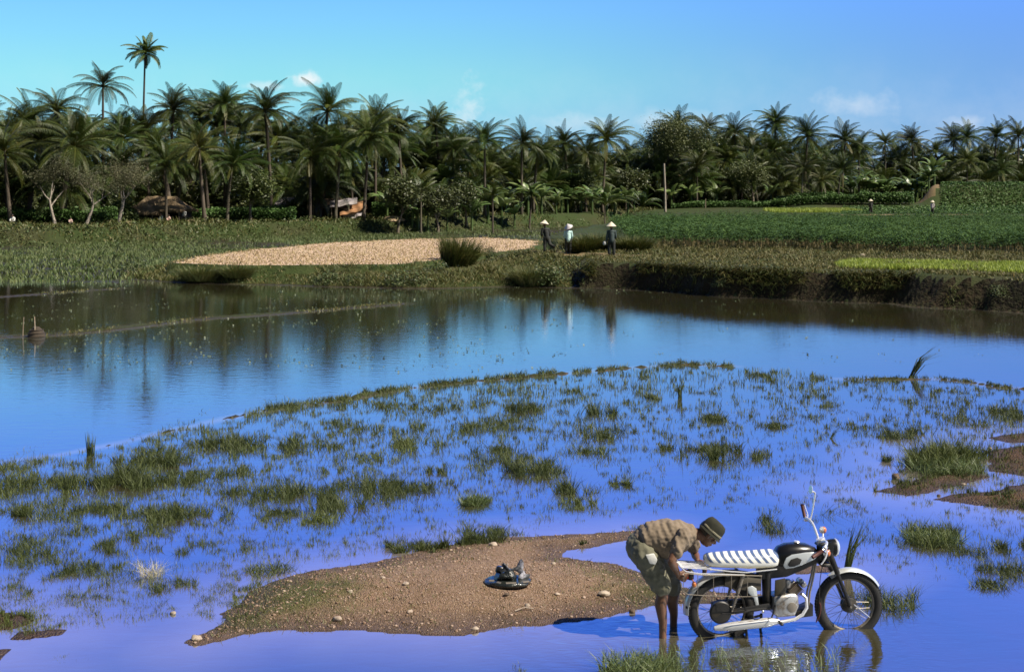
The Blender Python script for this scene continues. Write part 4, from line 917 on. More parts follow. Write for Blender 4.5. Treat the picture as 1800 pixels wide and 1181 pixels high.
# the grassy low dyke that curves across the marsh
nb = 15000; t = np.sort(rng.random(nb)); seg = np.linalg.norm(np.diff(BUND, axis=0), axis=1); cs = np.r_[0, np.cumsum(seg)] / seg.sum()
BX, BY = np.interp(t, cs, BUND[:, 0]), np.interp(t, cs, BUND[:, 1]); vis = (vnoise(t * 60, t * 0, 6) > np.interp(BX / BY, [-.3, -.17, -.1], [.6, .45, .2])) & (BX / BY < .165); w_ = rng.normal(0, 1, nb) * np.interp(BX / BY, [-.2, -.12], [.5, .15]); BX, BY = BX[vis] , (BY + w_ * 1.4)[vis]
thin = np.clip((BX / BY + .3) / .15, .25, 1)
X = np.r_[X, BX]; Y = np.r_[Y, BY]; HG = np.r_[HG, rng.uniform(.06, .17, len(BX)) * (.5 + thin * .5)]; V_ = np.r_[V_, np.full(len(BX), .5)]; SP = np.r_[SP, np.full(len(BX), .6)]
BX = np.concatenate([rng.uniform(BUND2[i, 0], BUND2[i + 1, 0], 500) for i in range(len(BUND2) - 1)]); BY = np.interp(BX, BUND2[:, 0], BUND2[:, 1]) + rng.normal(0, .15, len(BX))
X = np.r_[X, BX]; Y = np.r_[Y, BY]; HG = np.r_[HG, rng.uniform(.03, .1, len(BX))]; V_ = np.r_[V_, np.zeros(len(BX))]; SP = np.r_[SP, np.full(len(BX), .5)]
k = vnoise(X * 5.5, Y * 3.2, 44) + .35 * vnoise(X * 14, Y * 8, 45) > .52; k |= (np.abs(X / Y) < 0); X, Y, HG, V_, SP = X[k], Y[k], HG[k], V_[k], SP[k]
n = len(X); Z = np.maximum(land(X, Y), -.03)
az_ = rng.uniform(0, 6.28, n)
blades(P3(X, Y, Z - .01), HG * rng.uniform(.45, 1.15, n), np.clip(Y * .00042, .005, .02), rng.uniform(.05, .75, n) * SP * 1.4, rng.uniform(0, 1.0, n) * SP, np.clip(rng.normal(.16, .22, n) + .38 * V_, 0, 1), 'marsh_grass', M_marsh, az=az_)
tag(bpy.data.objects['marsh_grass'], 'dark olive marsh grass standing in the flooded shallows', 'grass', kind='stuff')
# short grass on the gravel island and mud banks
X, Y, Z = scatter(60000, -100, 1900, 11.6, 24, lambda X, D, h, si, sm, sc, sb, sa, sd, se, bd: ((si > .02) | (sm > .02)) & (h > .0))
gv = np.zeros(len(X))
for (px, py, r_, k) in ((470, 1045, 1.1, 1.3), (440, 1065, .8, 1.2), (520, 1015, .6, 1.0), (420, 1085, .6, .7), (590, 1010, .6, .5), (640, 1045, .35, .6), (1090, 1005, .6, .8), (1000, 985, .3, .5), (560, 1095, .4, .5), (1160, 1036, .8, .9), (700, 1100, .4, .4), (808, 996, .14, 1.2), (830, 1002, .1, 1), (760, 1002, .1, .6), (1700, 830, 1.2, .5), (1750, 800, 1, .5), (1790, 880, .8, .6), (1640, 820, 1.2, 1.0), (900, 944, .5, .5), (780, 962, .5, .5), (640, 995, .5, .6), (1100, 937, .4, .5), (900, 1100, .4, .35)):
    c = at(px, py, .05); gv = np.maximum(gv, k * np.exp(-((X - c[0]) ** 2 + (Y - c[1]) ** 2 * .8) / r_ ** 2))
k = rng.random(len(X)) < gv * 1.1; X, Y, Z = X[k], Y[k], Z[k]; n = len(X)
tag(blades(P3(X, Y, Z), rng.uniform(.015, .06, n), .007, rng.uniform(.2, .9, n), rng.uniform(0, .8, n), np.clip(rng.normal(.3, .25, n), 0, 1), 'island_grass', M_grass), 'short thin grass on the gravel island and the mud', 'grass', kind='stuff')
# floating leaves and weed specks on the far water
n = 1500; px = rng.uniform(-50, 1800, n); py = 500 + 150 * rng.random(n) ** 1.6; wgt = np.where(px < 1000, 1, .35) * (vnoise(px / 70, py / 12, 8) > .5); k = rng.random(n) < wgt; px, py = px[k], py[k]
c = np.array([at(a, b, .012) for a, b in zip(px, py)]); c = np.repeat(c, 4, 0) + rng.normal(0, 1, (len(c) * 4, 3)) * [.12, .3, .004]; c[:, 2] = np.abs(c[:, 2] - .012) + .014
k = land(c[:, 0], c[:, 1]) < -.03; c = c[k]
V, Fq, va = leaf_quads(c, rng.uniform(.03, .07, len(c)), rng.random(len(c)) * .6, flat=.12, aspect=.8); V[:, 2] = np.maximum(V[:, 2], .006)
tag(link('floating_weed', np_mesh('floating_weed', V, Fq, False, {'var': va}, [M_pad])), 'small pale green leaves floating on the far water', 'water weed', kind='stuff')

# countable plants of the marsh, each its own thing
def tuft(px, py, n, rad, h, lean, label, mat=M_bright, wd=.007, droop=(.1, .9), seed=0, azr=None, cat='grass clump', var=(.2, .25)):
    g = np.random.default_rng(int(px + py) + seed); keep = globals()['rng']; globals()['rng'] = g; c = at(px, py, 0)
    a = g.uniform(0, 6.28, n) if azr is None else g.uniform(*azr, n); r_ = rad * np.sqrt(g.random(n)); b = g.uniform(0, 6.28, n)
    o = blades(P3(np.cos(b) * r_, np.sin(b) * r_, np.full(n, -.03)), g.uniform(.45, 1, n) * h, wd, g.uniform(.05, lean, n), g.uniform(*droop, n), np.clip(g.normal(*var, n), 0, 1), 'grass_clump', mat, az=a)
    globals()['rng'] = keep; o.location = (c[0], c[1], 0); tag(o, label, cat); return o
tuft(832, 885, 420, .16, .21, .8, 'small bright green tuft standing alone in open water left of centre', wd=.009)
tuft(475, 1003, 420, .24, .16, .8, 'low round dark tuft at the water edge left of the gravel island', M_marsh)
tuft(1362, 750, 200, .2, .16, .5, 'squat square tuft alone in the right hand water', M_marsh, wd=.01)
tuft(1257, 738, 260, .24, .22, .4, 'dark square tuft left of the squat tuft in the right hand water', M_marsh, wd=.01)
tuft(1640, 950, 700, .30, .24, .9, 'bright round clump at the right, above and right of the front wheel', wd=.009)
tuft(1665, 828, 900, .5, .34, .8, 'largest green clump growing out of the mud bank at the right', wd=.010)
tuft(1120, 1182, 900, .30, .24, .8, 'bright green clump at the bottom edge left of the rear wheel', wd=.008)
tuft(1560, 1062, 420, .26, .24, .8, 'dark clump directly behind the front wheel', M_marsh)
tuft(1740, 1030, 260, .2, .14, .7, 'low clump near the right edge level with the headlamp', M_marsh)
tuft(265, 1012, 160, .10, .26, 1.0, 'pale dry tuft of thin whitish blades fanning out of the water', M_palewisp, wd=.005, droop=(.1, .8))
tuft(270, 1015, 300, .26, .07, .8, 'brown mossy base around the pale dry tuft', M_marsh, cat='grass clump')
tuft(1600, 664, 26, .05, .95, .35, 'tall curved reed leaning right in the far right water', M_marsh, wd=.025, droop=(.35, .75), azr=(-.5, .4), cat='reed')
tuft(1486, 1012, 30, .03, .72, .2, 'tall thin reed with curved tip behind the front fork', M_marsh, wd=.016, droop=(.1, .35), azr=(-.4, .6), cat='reed', var=(.25, .2))
tuft(1452, 905, 10, .10, .36, .9, 'few arching wisps of grass right of the mirror', M_marsh, wd=.008, droop=(.5, 1), azr=(-.4, .5), cat='reed')
tuft(160, 800, 24, .06, .42, .15, 'single upright dark reed at the left end of the curved grassy dyke', M_marsh, wd=.02, droop=(0, .1), cat='reed')
tuft(1195, 700, 14, .05, .55, .15, 'thin upright reed below the right end of the curved grassy dyke', M_marsh, wd=.02, droop=(0, .2), cat='reed')
tuft(1272, 800, 16, .03, .50, .12, 'thin dark upright reed in the open water above the seat', M_marsh, wd=.012, droop=(0, .2), cat='reed')
tuft(1198, 800, 10, .03, .42, .12, 'second thin upright reed left of the reed above the seat', M_marsh, wd=.010, droop=(0, .2), cat='reed')
tuft(1460, 770, 12, .04, .32, .5, 'slender curved reed in the middle of the right hand water', M_marsh, wd=.012, droop=(.3, .9), azr=(-.3, .3), cat='reed')
# sparse thin blades in the stirred water under the motorcycle
n = 420; px = rng.uniform(1160, 1480, n); py = rng.uniform(1142, 1200, n); c = np.array([at(a, b) for a, b in zip(px, py)])
tag(blades(c, rng.uniform(.05, .16, n), .005, rng.uniform(.1, .8, n), rng.uniform(0, .6, n), np.clip(rng.normal(.35, .3, n), 0, 1), 'sparse_grass', M_bright), 'thin sparse blades in the muddy water in front of the motorcycle', 'grass', kind='stuff')

# ---------------------------------------------------------------- stones and gravel
M_stone = material('pale_stone', (.30, .235, .18), .9, (.44, .37, .29), 14, bump=.4, bscale=40, bdist=.01, objrand=.15)
M_dstone = material('dark_stone', (.07, .05, .035), .8, (.12, .08, .05), 14, bump=.4, bscale=40, bdist=.01)
M_peb = material('pebbles', (.15, .09, .055), .9, (.22, .14, .095), 9, attr='var', attr_col=(.42, .32, .25))
def rock_arr(seed, n=10):
    mb = MB(); mb.ball((0, 0, 0), 1, n); g = random.Random(seed); o = Vector((g.random() * 9, g.random() * 9, g.random() * 9))
    return [Vector(v) * (1 + .45 * mnoise.noise(Vector(v) * 1.1 + o)) for v in mb.v], mb.f
def stone(px, py, wpx, label, mat=None, flat=.55, z=.06):
    c = gat(px, py); s = wpx * c.y / F / 2; vs, fs = rock_arr(px + py, 12); mb = MB(); mb.add([(v.x * s, v.y * s * .8, v.z * s * flat) for v in vs], fs)
    o = mb.build('stone', mat or M_stone, None, angle=50); o.location = c + Vector((0, 0, s * flat * .4)); o.rotation_euler = (0, .1, px); tag(o, label, 'stone'); return o
for a in ((304, 1079, 13, 'pale stone lying in the water left of the gravel island'), (593, 1090, 18, 'pale flat stone on the lower edge of the gravel island'), (867, 958, 15, 'pale stone on the upper edge of the gravel island above the black bundle'),
          (714, 1028, 13, 'pinkish stone in the middle of the gravel island'), (616, 1040, 10, 'small grey stone left of the pinkish stone on the gravel island'), (1062, 1046, 22, 'long whitish stone on the right part of the gravel island'),
          (928, 1065, 12, 'grey stone below the black bundle'), (836, 1106, 12, 'whitish stone on the lower edge of the gravel island'), (973, 991, 9, 'small stone right of the black bundle near the upper edge'),
          (980, 1045, 9, 'small pale stone between the black bundle and the long whitish stone'), (673, 1016, 9, 'small pale stone above and left of the pinkish stone'), (345, 1124, 20, 'stone at the left tip of the gravel island'),
          (720, 1076, 11, 'pale stone below the pinkish stone'), (1740, 789, 8, 'small pale stone on the mud bank at the right'), (1693, 852, 8, 'small pale stone on the lower mud bank at the right')):
    stone(*a)
stone(1112, 1077, 12, 'dark round stone at the shore beside the bent man', M_dstone, .8)
stone(890, 1047, 12, 'small dark clod in front of the black bundle', M_dstone, .6); stone(1575, 842, 17, 'small dark stone in the water left of the mud banks', M_dstone, .8); stone(1650, 872, 7, 'tiny dark clod between the mud banks', M_dstone, .8)
stone(1516, 453, 11, 'small pale lump at the edge of the bright rice strip', M_stone, 1.0)
X, Y, Z = scatter(30000, 300, 1500, 12.3, 19, lambda X, D, h, si, sm, sc, sb, sa, sd, se, bd: (si > .03) & (h > .01))
X, Y, Z = X[:7500], Y[:7500], Z[:7500]; n = len(X); vs, fs = rock_arr(5, 6); base = np.array([tuple(v) for v in vs]); tri = np.array([f if len(f) == 4 else None for f in fs])
s = np.exp(rng.normal(-5.15, .5, n)).clip(.003, .022); a = rng.uniform(0, 6.28, n); ca, sa_ = np.cos(a)[:, None], np.sin(a)[:, None]
VX = (base[None, :, 0] * ca - base[None, :, 1] * sa_) * s[:, None] + X[:, None]; VY = (base[None, :, 0] * sa_ + base[None, :, 1] * ca) * s[:, None] + Y[:, None]; VZ = base[None, :, 2] * s[:, None] * .6 + Z[:, None] + s[:, None] * .2
Vp = np.stack([VX, VY, VZ], -1).reshape(-1, 3); Fp = (np.arange(n)[:, None, None] * len(base) + np.array(fs)[None]).reshape(-1, 4)
tag(link('gravel', np_mesh('gravel', Vp, Fp, True, {'var': np.repeat(np.clip(rng.normal(.25, .35, n), 0, 1), len(base))}, [M_peb])), 'loose reddish and pale pebbles strewn over the gravel island', 'gravel', kind='stuff')

# a thin dry twig on the island
mb = MB(); a, b = gat(905, 1076), gat(938, 1072); mb.tube([a + Vector((0, 0, .012)), (a + b) / 2 + Vector((0, .02, .03)), b + Vector((0, 0, .015))], .006, 6)
tag(mb.build('twig', M_stone, None), 'thin pale dry twig below and right of the black bundle', 'twig')

# ---------------------------------------------------------------- fish trap on the dyke, bare pole, posts
M_trap = material('dark_basket', (.030, .022, .014), .9, (.055, .04, .025), 12, bump=.4, bscale=60); M_stick = material('weathered_stick', (.34, .28, .2), .9, (.22, .17, .12), 10)
p = gat(64, 592); root = empty('fish_trap', (p.x, p.y, p.z)); mb = MB(); rr_ = .23
mb.lathe([(rr_, 0), (rr_ * .97, .09), (rr_ * .82, .16), (rr_ * .52, .23), (.08, .27), (.03, .28)], n=20); mb.build('basket', M_trap, root)
mb = MB()
for k in range(3): mb.torus((0, 0, (.02, .11, .19)[k]), rr_ * (1.01, .97, .80)[k], .012, 'Z', 28, 6)
mb.build('hoops', M_trap, root); mb = MB(); mb.tube([(.02, -.2, -.1), (.0, -.12, .3), (-.05, 0, .55)], [.018, .014, .010], 6); mb.build('stake', M_stick, root)
tag(root, 'dark domed fish trap with a pale stake on the thin low dyke at the left', 'fish trap')
p = gat(40, 591); mb = MB(); mb.tube([(0, 0, -.1), (.01, 0, .2), (.03, 0, .52)], [.014, .011, .008], 6); o = mb.build('stake', M_stick, None); o.location = p; tag(o, 'thin short stake left of the fish trap', 'stake')
x = (1168 - 900) * 172 / F; z0 = gz(x, 172); mb = MB(); hp = (372 - 287) * 172 / F
mb.tube([(0, 0, -.2), (-.05, 0, hp * .5), (-.16, 0, hp)], [.16, .13, .11], 8); o = mb.build('bare_pole', M_pale, None); o.location = (x + .1, 172, z0); tag(o, 'bare white dead trunk standing upright before the round leafy tree', 'dead trunk')
for (px, pyb, hh_, lb) in ((783, 386, 1.0, 'short post on the far bank left of the field workers'), (1240, 366, 1.2, 'short pale post at the grove foot right of the white trunk')):
    p = gat(px, pyb); mb = MB(); mb.tube([(0, 0, -.1), (.02, 0, hh_)], [.06, .05], 7); o = mb.build('post', M_stick, None); o.location = p; tag(o, lb, 'post')
bx, by, hh2 = [], [], []
for PL, m_ in ((DYKE1, 1500), (DYKE2, 500)):
    for i in range(len(PL) - 1):
        L_ = np.linalg.norm(PL[i + 1] - PL[i]); k_ = int(L_ * 70); t = rng.random(k_); bx.append(PL[i, 0] + (PL[i + 1, 0] - PL[i, 0]) * t + rng.normal(0, .15, k_)); by.append(PL[i, 1] + (PL[i + 1, 1] - PL[i, 1]) * t + rng.normal(0, .15, k_))
bx, by = np.concatenate(bx), np.concatenate(by); k_ = vnoise(bx * .9, by * .3, 15) > .42; bx, by = bx[k_], by[k_]; n = len(bx)
tag(blades(P3(bx, by, np.maximum(land(bx, by), 0)), rng.uniform(.03, .10, n), .03, rng.uniform(.1, .9, n), rng.uniform(0, .6, n), np.clip(rng.normal(.4, .3, n), 0, 1), 'dyke_grass', M_grass), 'thin broken grass on the low dykes at the left', 'grass', kind='stuff')
# ================================================================== motorcycle
M_tyre = material('tyre_rubber', (.010, .0095, .009), .75, (.035, .026, .016), 9, (.55, .85), bump=.4, bscale=120, bdist=.004)
M_black = material('black_paint', (.008, .008, .009), .3, (.04, .028, .018), 7, (.6, .82), spec=.5, coat=.3)
M_silver = material('silver_paint', (.62, .66, .68), .30, (.42, .40, .34), 6, (.5, .75), metal=.35, coat=.3)
M_chrome = material('chrome', (.88, .88, .88), .24, (.45, .36, .26), 14, (.64, .88), metal=.6)
M_alloy = material('cast_alloy', (.52, .52, .52), .42, (.22, .17, .12), 16, (.45, .7), metal=.7, bump=.2, bscale=60, bdist=.003)
M_fin = material('cylinder_fins', (.20, .17, .14), .6, (.10, .07, .045), 14, metal=.5)
M_frame = material('frame_paint', (.010, .009, .008), .5, (.05, .036, .02), 9, (.5, .75))
M_olive = material('mud_splashed_panel', (.040, .033, .018), .6, (.025, .02, .012), 10)
M_spoke = material('spoke_steel', (.22, .20, .17), .4, metal=.8)
M_orange = material('orange_lens', (.62, .20, .06), .22, (.45, .14, .05), 20, coat=.6)
M_red = material('red_lens', (.32, .02, .012), .2, coat=.6)
M_glass = material('lamp_glass', (.60, .68, .76), .10, coat=.6, metal=.3)
M_grip = material('brown_grip', (.085, .022, .014), .6, bump=.3, bscale=200, bdist=.002)
M_dust = material('grey_steel', (.24, .21, .17), .5, metal=.5)
def striped(name):
    m = bpy.data.materials.new(name); m.use_nodes = True; m.node_tree.nodes.clear(); T = NT(m.node_tree)
    tc_ = T.new('ShaderNodeTexCoord'); s_ = T.new('ShaderNodeSeparateXYZ'); T.put(s_.inputs[0], tc_.outputs['Object'])
    ph = T.math('ADD', T.math('MULTIPLY', T.math('ADD', s_.outputs[0], T.math('MULTIPLY', s_.outputs[2], .95)), 6.2832 / .0735), T.math('MULTIPLY', T.noise(tc_.outputs['Object'], 9, 2), .9))
    ph = T.math('SUBTRACT', ph, T.math('MULTIPLY', s_.outputs[1], 20))
    st = T.mapr(T.math('SINE', ph), .10, .24); top = T.mapr(T.math('ADD', s_.outputs[2], T.math('MULTIPLY', T.noise(tc_.outputs['Object'], 14, 2), .02)), .676, .686)
    f_ = T.math('MULTIPLY', st, top)
    low = T.mapr(s_.outputs[2], .655, .630)
    c = T.mix(low, (.80, .79, .74), (.74, .66, .44)); c = T.mix(f_, c, (.085, .13, .25))
    p = T.new('ShaderNodeBsdfPrincipled'); T.put(p.inputs['Base Color'], c); p.inputs['Roughness'].default_value = .45
    T.l.new(T.bump(T.noise(tc_.outputs['Object'], 30, 3), .25, .006), p.inputs['Normal'])
    o = T.new('ShaderNodeOutputMaterial'); T.l.new(p.outputs[0], o.inputs[0]); return m
M_seat = striped('striped_seat_cover')

KX = .00156; KZ = .00154
def Q(zx, zy, y=0.0): return Vector(((zx - 685) * KX, y, (745 - zy) * KZ + .223))
Drear = 12.70
bike = empty('motorcycle', (((1060 + 685 * .3) - 900) * Drear / F, Drear, 0), R(9))
bike.rotation_euler = (0, R(2.6), R(9)); bike.location.z = .0
tag(bike, 'muddy silver and black motorcycle with blue and white striped seat standing in shallow water', 'motorcycle')
RF = Q(1452, 712); RR = Q(685, 745)
M_y = Matrix.Rotation(R(90), 3, 'X')      # lathe axis -> y

def wheel(name, c, Rt, parent, rz=0.0, hub_r=.085):
    w_ = empty(name, c, rz); w_.parent = parent
    mb = MB(); mb.torus((0, 0, 0), Rt - .042, .043, 'Y', 64, 12, .80)
    for k in range(72):      # tread blocks
        a = 2 * math.pi * k / 72
        for sy in (-1, 0, 1):
            rr_ = Rt - (.001 if sy == 0 else .009); cc = Vector((math.cos(a + .04 * abs(sy)) * rr_, sy * .018, math.sin(a + .04 * abs(sy)) * rr_))
            mb.box(cc, (.009, .012, .016), Matrix.Rotation(-a, 3, 'Y'))
    mb.build('tyre', M_tyre, w_, angle=50)
    mb = MB(); Ri = Rt - .080
    prof = [(Ri + .012, -.021), (Ri + .012, -.017), (Ri - .004, -.012), (Ri - .008, 0), (Ri - .004, .012), (Ri + .012, .017), (Ri + .012, .021), (Ri - .004, .016), (Ri - .014, 0), (Ri - .004, -.016), (Ri + .012, -.021)]
    mb.lathe(prof, M=M_y, n=56, cap=False); mb.build('rim', M_dust, w_)
    mb = MB(); mb.lathe([(.014, -.05), (.035, -.048), (hub_r, -.035), (hub_r, .028), (hub_r * .8, .036), (.03, .042), (.014, .055)], M=M_y, n=28); mb.torus((0, -.0, 0), hub_r + .002, .004, 'Y', 28, 6)
    mb.build('hub', M_frame, w_)
    mb = MB()
    for k in range(36):
        a = 2 * math.pi * k / 36; b = a + (.42 if k % 2 else -.42) * (1 if k % 4 < 2 else -1); sy = (-.026 if k % 2 else .026)
        mb.tube([(math.cos(a) * hub_r * .9, sy, math.sin(a) * hub_r * .9), (math.cos(b) * Ri, 0, math.sin(b) * Ri)], .0018, 5)
    mb.build('spokes', M_spoke, w_); return w_
wheel('wheel', RR, .303, bike)
fwheel = wheel('wheel', RF, .312, bike, R(-4), .068)
# ---- fenders: curved sheet section swept round the wheel
def fender(name, c, rad, a0, a1, width, mat, thick=.003, tail=None, n=26):
    pts = []
    for i in range(n + 1):
        a = R(a0 + (a1 - a0) * i / n); pts.append((a, rad))
    rings = []
    for a, r_ in pts:
        ring = []
        for j in range(9):
            t = -1 + j / 4; rr_ = r_ - .024 * abs(t) ** 3; ring.append(c + Vector((math.cos(a) * rr_, t * width / 2, math.sin(a) * rr_)))
        for j in range(8, -1, -1):
            t = -1 + j / 4; rr_ = r_ - .024 * abs(t) ** 3 - thick; ring.append(c + Vector((math.cos(a) * rr_, t * (width / 2 - thick), math.sin(a) * rr_)))
        rings.append(ring)
    mb = MB(); mb.loft(rings); return mb.build(name, mat, bike, angle=50)
fender('front_fender', RF, .334, 128, 34, .105, M_silver)
rf = fender('rear_fender', RR, .345, 82, 186, .125, M_silver)
mb = MB(); mb.box(Q(482, 722), (.045, .11, .035), bev=.01); mb.build('mud_flap', M_frame, rf)
# fender continues forward under the seat
rings = []
for zx, zy, w2, hgt in ((690, 556, .055, .065), (760, 562, .07, .075), (830, 572, .075, .075), (905, 580, .06, .065)):
    cc = Q(zx, zy); rings.append([cc + Vector((0, sy * w2, sz * hgt)) for sy, sz in ((-1, -1), (-1, .6), (-.6, .95), (.6, .95), (1, .6), (1, -1), (.8, -1), (-.8, -1))])
mb = MB(); mb.loft(rings); mb.build('inner_fender', M_olive, bike, angle=50)
# ---- frame: pressed spine, seat post, down tubes, swing arm, foot plate
mb = MB()
mb.loft([[Q(zx, zy, sy * w2) for (zx, zy) in ((x0, y0), (x0 + dx_, y1))for sy in (-1, 1)][:2] + [Q(zx, zy, sy * w2) for (zx, zy) in ((x0 + dx_, y1),) for sy in (1, -1)]
         for (x0, y0, dx_, y1, w2) in ((890, 500, 5, 560, .04), (960, 470, 0, 555, .045), (1060, 465, 0, 545, .04), (1160, 440, 10, 500, .035), (1262, 400, 10, 450, .03))])
mb.tube([Q(945, 520), Q(950, 600), Q(955, 680), Q(962, 740)], [.055, .052, .05, .04], 10, flat=.8)
mb.build('frame', M_frame, bike, angle=50)
mb = MB(); mb.slab([(p.x, p.z) for p in (Q(985, 560), Q(1045, 548), Q(1050, 640), Q(1008, 665), Q(985, 650))], -.075, -.06); mb.build('side_cover', M_olive, bike, bevel=.004)
mb = MB()
for sy in (-1, 1): mb.tube([Q(1238, 460, sy * .022), Q(1222, 560, sy * .025), Q(1205, 640, sy * .03), Q(1198, 755, sy * .035)], .0105, 8)
mb.build('down_tubes', M_dust, bike)
mb = MB(); mb.slab([(p.x, p.z) for p in (Q(1120, 745), Q(1220, 700), Q(1222, 768), Q(1130, 780))], -.07, .07); mb.build('skid_plate', M_frame, bike, bevel=.004)
mb = MB()
for sy in (-1, 1): mb.tube([Q(965, 715, sy * .07), Q(820, 735, sy * .08), Q(672, 748, sy * .085)], [.02, .017, .014], 8)
mb.build('swing_arm', M_frame, bike)
mb = MB(); mb.loft([[Q(zx, zy, .0) + Vector((0, y, z)) for y, z in ((.045, -h_), (.045, h_), (.085, h_), (.085, -h_))] for zx, zy, h_ in ((640, 745, .05), (700, 738, .06), (850, 722, .05), (985, 705, .055), (1010, 712, .03))]); mb.build('chain_case', M_frame, bike, bevel=.006)
mb = MB(); mb.lathe([(.02, 0), (.095, .004), (.10, .012), (.10, .035), (.09, .045), (.02, .05)], Q(668, 745, -.045), M_y, n=30); mb.build('rear_brake', M_frame, bike)
mb = MB(); mb.slab([(p.x, p.z) for p in (Q(700, 760), Q(708, 728), Q(950, 690), Q(965, 712), Q(950, 725))], -.088, -.079); mb.build('chain_guard', M_frame, bike, bevel=.003)
mb = MB(); mb.ball(Q(915, 738, -.092), .014, 10, (1, .5, 1)); mb.build('cap_nut', M_chrome, bike)
# shocks
for sy in (-1, 1):
    mb = MB(); a, b = Q(788, 520, sy * .095), Q(728, 735, sy * .098); mb.tube([a, a.lerp(b, .5), a.lerp(b, .5), b], [.018, .018, .010, .010], 9)
    for k in range(9): 
        cc = a.lerp(b, .5 + .045 * k); mb.tube([cc, cc + (b - a) * .012], .017, 9)
    mb.build('shock_absorber', M_dust, bike)
mb = MB(); mb.slab([(p.x, p.z) for p in (Q(818, 600), Q(845, 590), Q(872, 605), Q(890, 700), Q(872, 705), Q(858, 660), Q(826, 632))], -.086, -.073); mb.build('bracket_cover', M_silver, bike, bevel=.004)
# ---- engine
mb = MB(); mb.loft([[Q(zx, zy) + Vector((0, y, 0)) for zx, zy, y in ring] for ring in (
    [(990, 668, -.10), (1000, 660, -.10), (1090, 645, -.10), (1112, 655, -.10), (1118, 700, -.10), (1100, 752, -.10), (1010, 762, -.10), (990, 745, -.10)],
    [(980, 662, -.085), (992, 650, -.085), (1098, 634, -.085), (1122, 648, -.085), (1130, 705, -.085), (1108, 764, -.085), (1004, 772, -.085), (980, 752, -.085)],
    [(980, 662, .085), (992, 650, .085), (1098, 634, .085), (1122, 648, .085), (1130, 705, .085), (1108, 764, .085), (1004, 772, .085), (980, 752, .085)])])
crank = mb.build('crankcase', M_alloy, bike, bevel=.004)
mb = MB(); mb.lathe([(.045, 0), (.045, .006), (.030, .010), (.012, .012)], Q(1085, 712, -.10), M_y, n=24); mb.build('round_cover', M_dust, crank)
mb = MB(); ax = (Q(1165, 585) - Q(1095, 655)).normalized(); base = Q(1088, 655); up = Vector((0, 1, 0)); s_ = ax.cross(up).normalized()
RM = Matrix((s_, up, ax)).transposed()
mb.box(base + ax * .055, (.075, .09, .13), RM, bev=.01)
for k in range(9): mb.box(base + ax * (.018 + .0125 * k), (.115 - .002 * abs(k - 4), .13, .0045), RM, bev=.002)
mb.build('cylinder', M_fin, bike)
mb = MB(); mb.box(base + ax * .155, (.085, .10, .05), RM, bev=.014); mb.tube([base + ax * .15 + Vector((0, -.05, 0)), base + ax * .15 + Vector((0, -.075, 0))], [.022, .017], 12); mb.build('cylinder_head', M_alloy, bike)
mb = MB(); mb.tube([Q(1060, 632, -.0), Q(1075, 600), Q(1110, 585), Q(1140, 590)], [.017, .018, .016, .014], 10); mb.lathe([(.026, -.03), (.03, -.02), (.03, .03), (.02, .045)], Q(1072, 590, -.02), n=16); mb.build('carburettor', M_alloy, bike)
mb = MB(); mb.tube([Q(1120, 580, -.02), Q(1160, 575, -.03), Q(1190, 600, -.03)], .005, 6); mb.tube([Q(1050, 560, -.04), Q(1058, 600, -.04), Q(1085, 640, -.03)], .004, 6); mb.build('fuel_lines', M_frame, bike)
# ---- exhaust on this side: header bend and long silencer with a round end
mb = MB(); mb.tube([Q(1150, 640, -.03), Q(1178, 665, -.06), Q(1176, 715, -.09), Q(1150, 752, -.105), Q(1105, 778, -.11), Q(1040, 790, -.115), Q(985, 796, -.12)], [.013, .014, .015, .015, .015, .015, .016], 12); mb.build('exhaust_header', M_chrome, bike)
a, b = Q(1005, 785, -.125), Q(622, 826, -.13)
mb = MB(); ts = (0, .06, .14, .22, .75, .93, 1.0); rs = (.017, .026, .040, .042, .038, .026, .017); mb.tube([a.lerp(b, t) for t in ts], list(rs), 20); mb.build('silencer', M_chrome, bike)
mb = MB(); q1, q2 = Q(965, 762, -.17), Q(690, 790, -.175); mb.tube([q1, q2], .004, 6); mb.ball(a.lerp(b, .26) + Vector((0, -.03, -.03)), .007, 8); mb.ball(a.lerp(b, .8) + Vector((0, -.026, -.026)), .007, 8); mb.build('silencer_bolts', M_alloy, bike)
mb = MB(); mb.tube([Q(985, 700, -.09), Q(975, 735, -.11), Q(960, 770, -.12)], .008, 8); mb.tube([Q(1000, 778, -.08), Q(1000, 786, -.19)], .009, 8); mb.box(Q(1000, 786, -.20), (.03, .07, .02), bev=.006); mb.build('foot_rest', M_frame, bike)
mb = MB()
for sy, zx in ((-1, 815), (1, 950)): mb.tube([Q(zx - 10, 780, sy * .06), Q(zx, 830, sy * .10), Q(zx + 6, 905, sy * .14)], [.013, .013, .012], 8)
mb.tube([Q(805, 790, -.07), Q(940, 790, .07)], .012, 8); mb.build('centre_stand', M_frame, bike)
# ---- tank
rings = []
for zx, top, bot, w2 in ((985, 408, 470, .055), (1010, 374, 486, .085), (1060, 356, 492, .105), (1120, 352, 484, .11), (1180, 356, 468, .10), (1228, 376, 446, .07), (1250, 395, 425, .035)):
    zc = (top + bot) / 2; hh_ = (bot - top) / 2 * KZ; ring = []
    for j in range(16):
        a_ = 2 * math.pi * j / 16; cx, sz = math.cos(a_), math.sin(a_); ring.append(Q(zx, zc) + Vector((0, w2 * math.copysign(abs(cx) ** .7, cx), hh_ * math.copysign(abs(sz) ** .8, sz))))
    rings.append(ring)
mb = MB(); mb.loft(rings); tank = mb.build('fuel_tank', M_black, bike, angle=70)
def side_plate(name, pts, y, mat, th=.006, parent=None, bev=.003):
    mb = MB(); mb.slab([(Q(a_, b_).x, Q(a_, b_).z) for a_, b_ in pts], y - th, y); return mb.build(name, mat, parent or bike, bevel=bev)
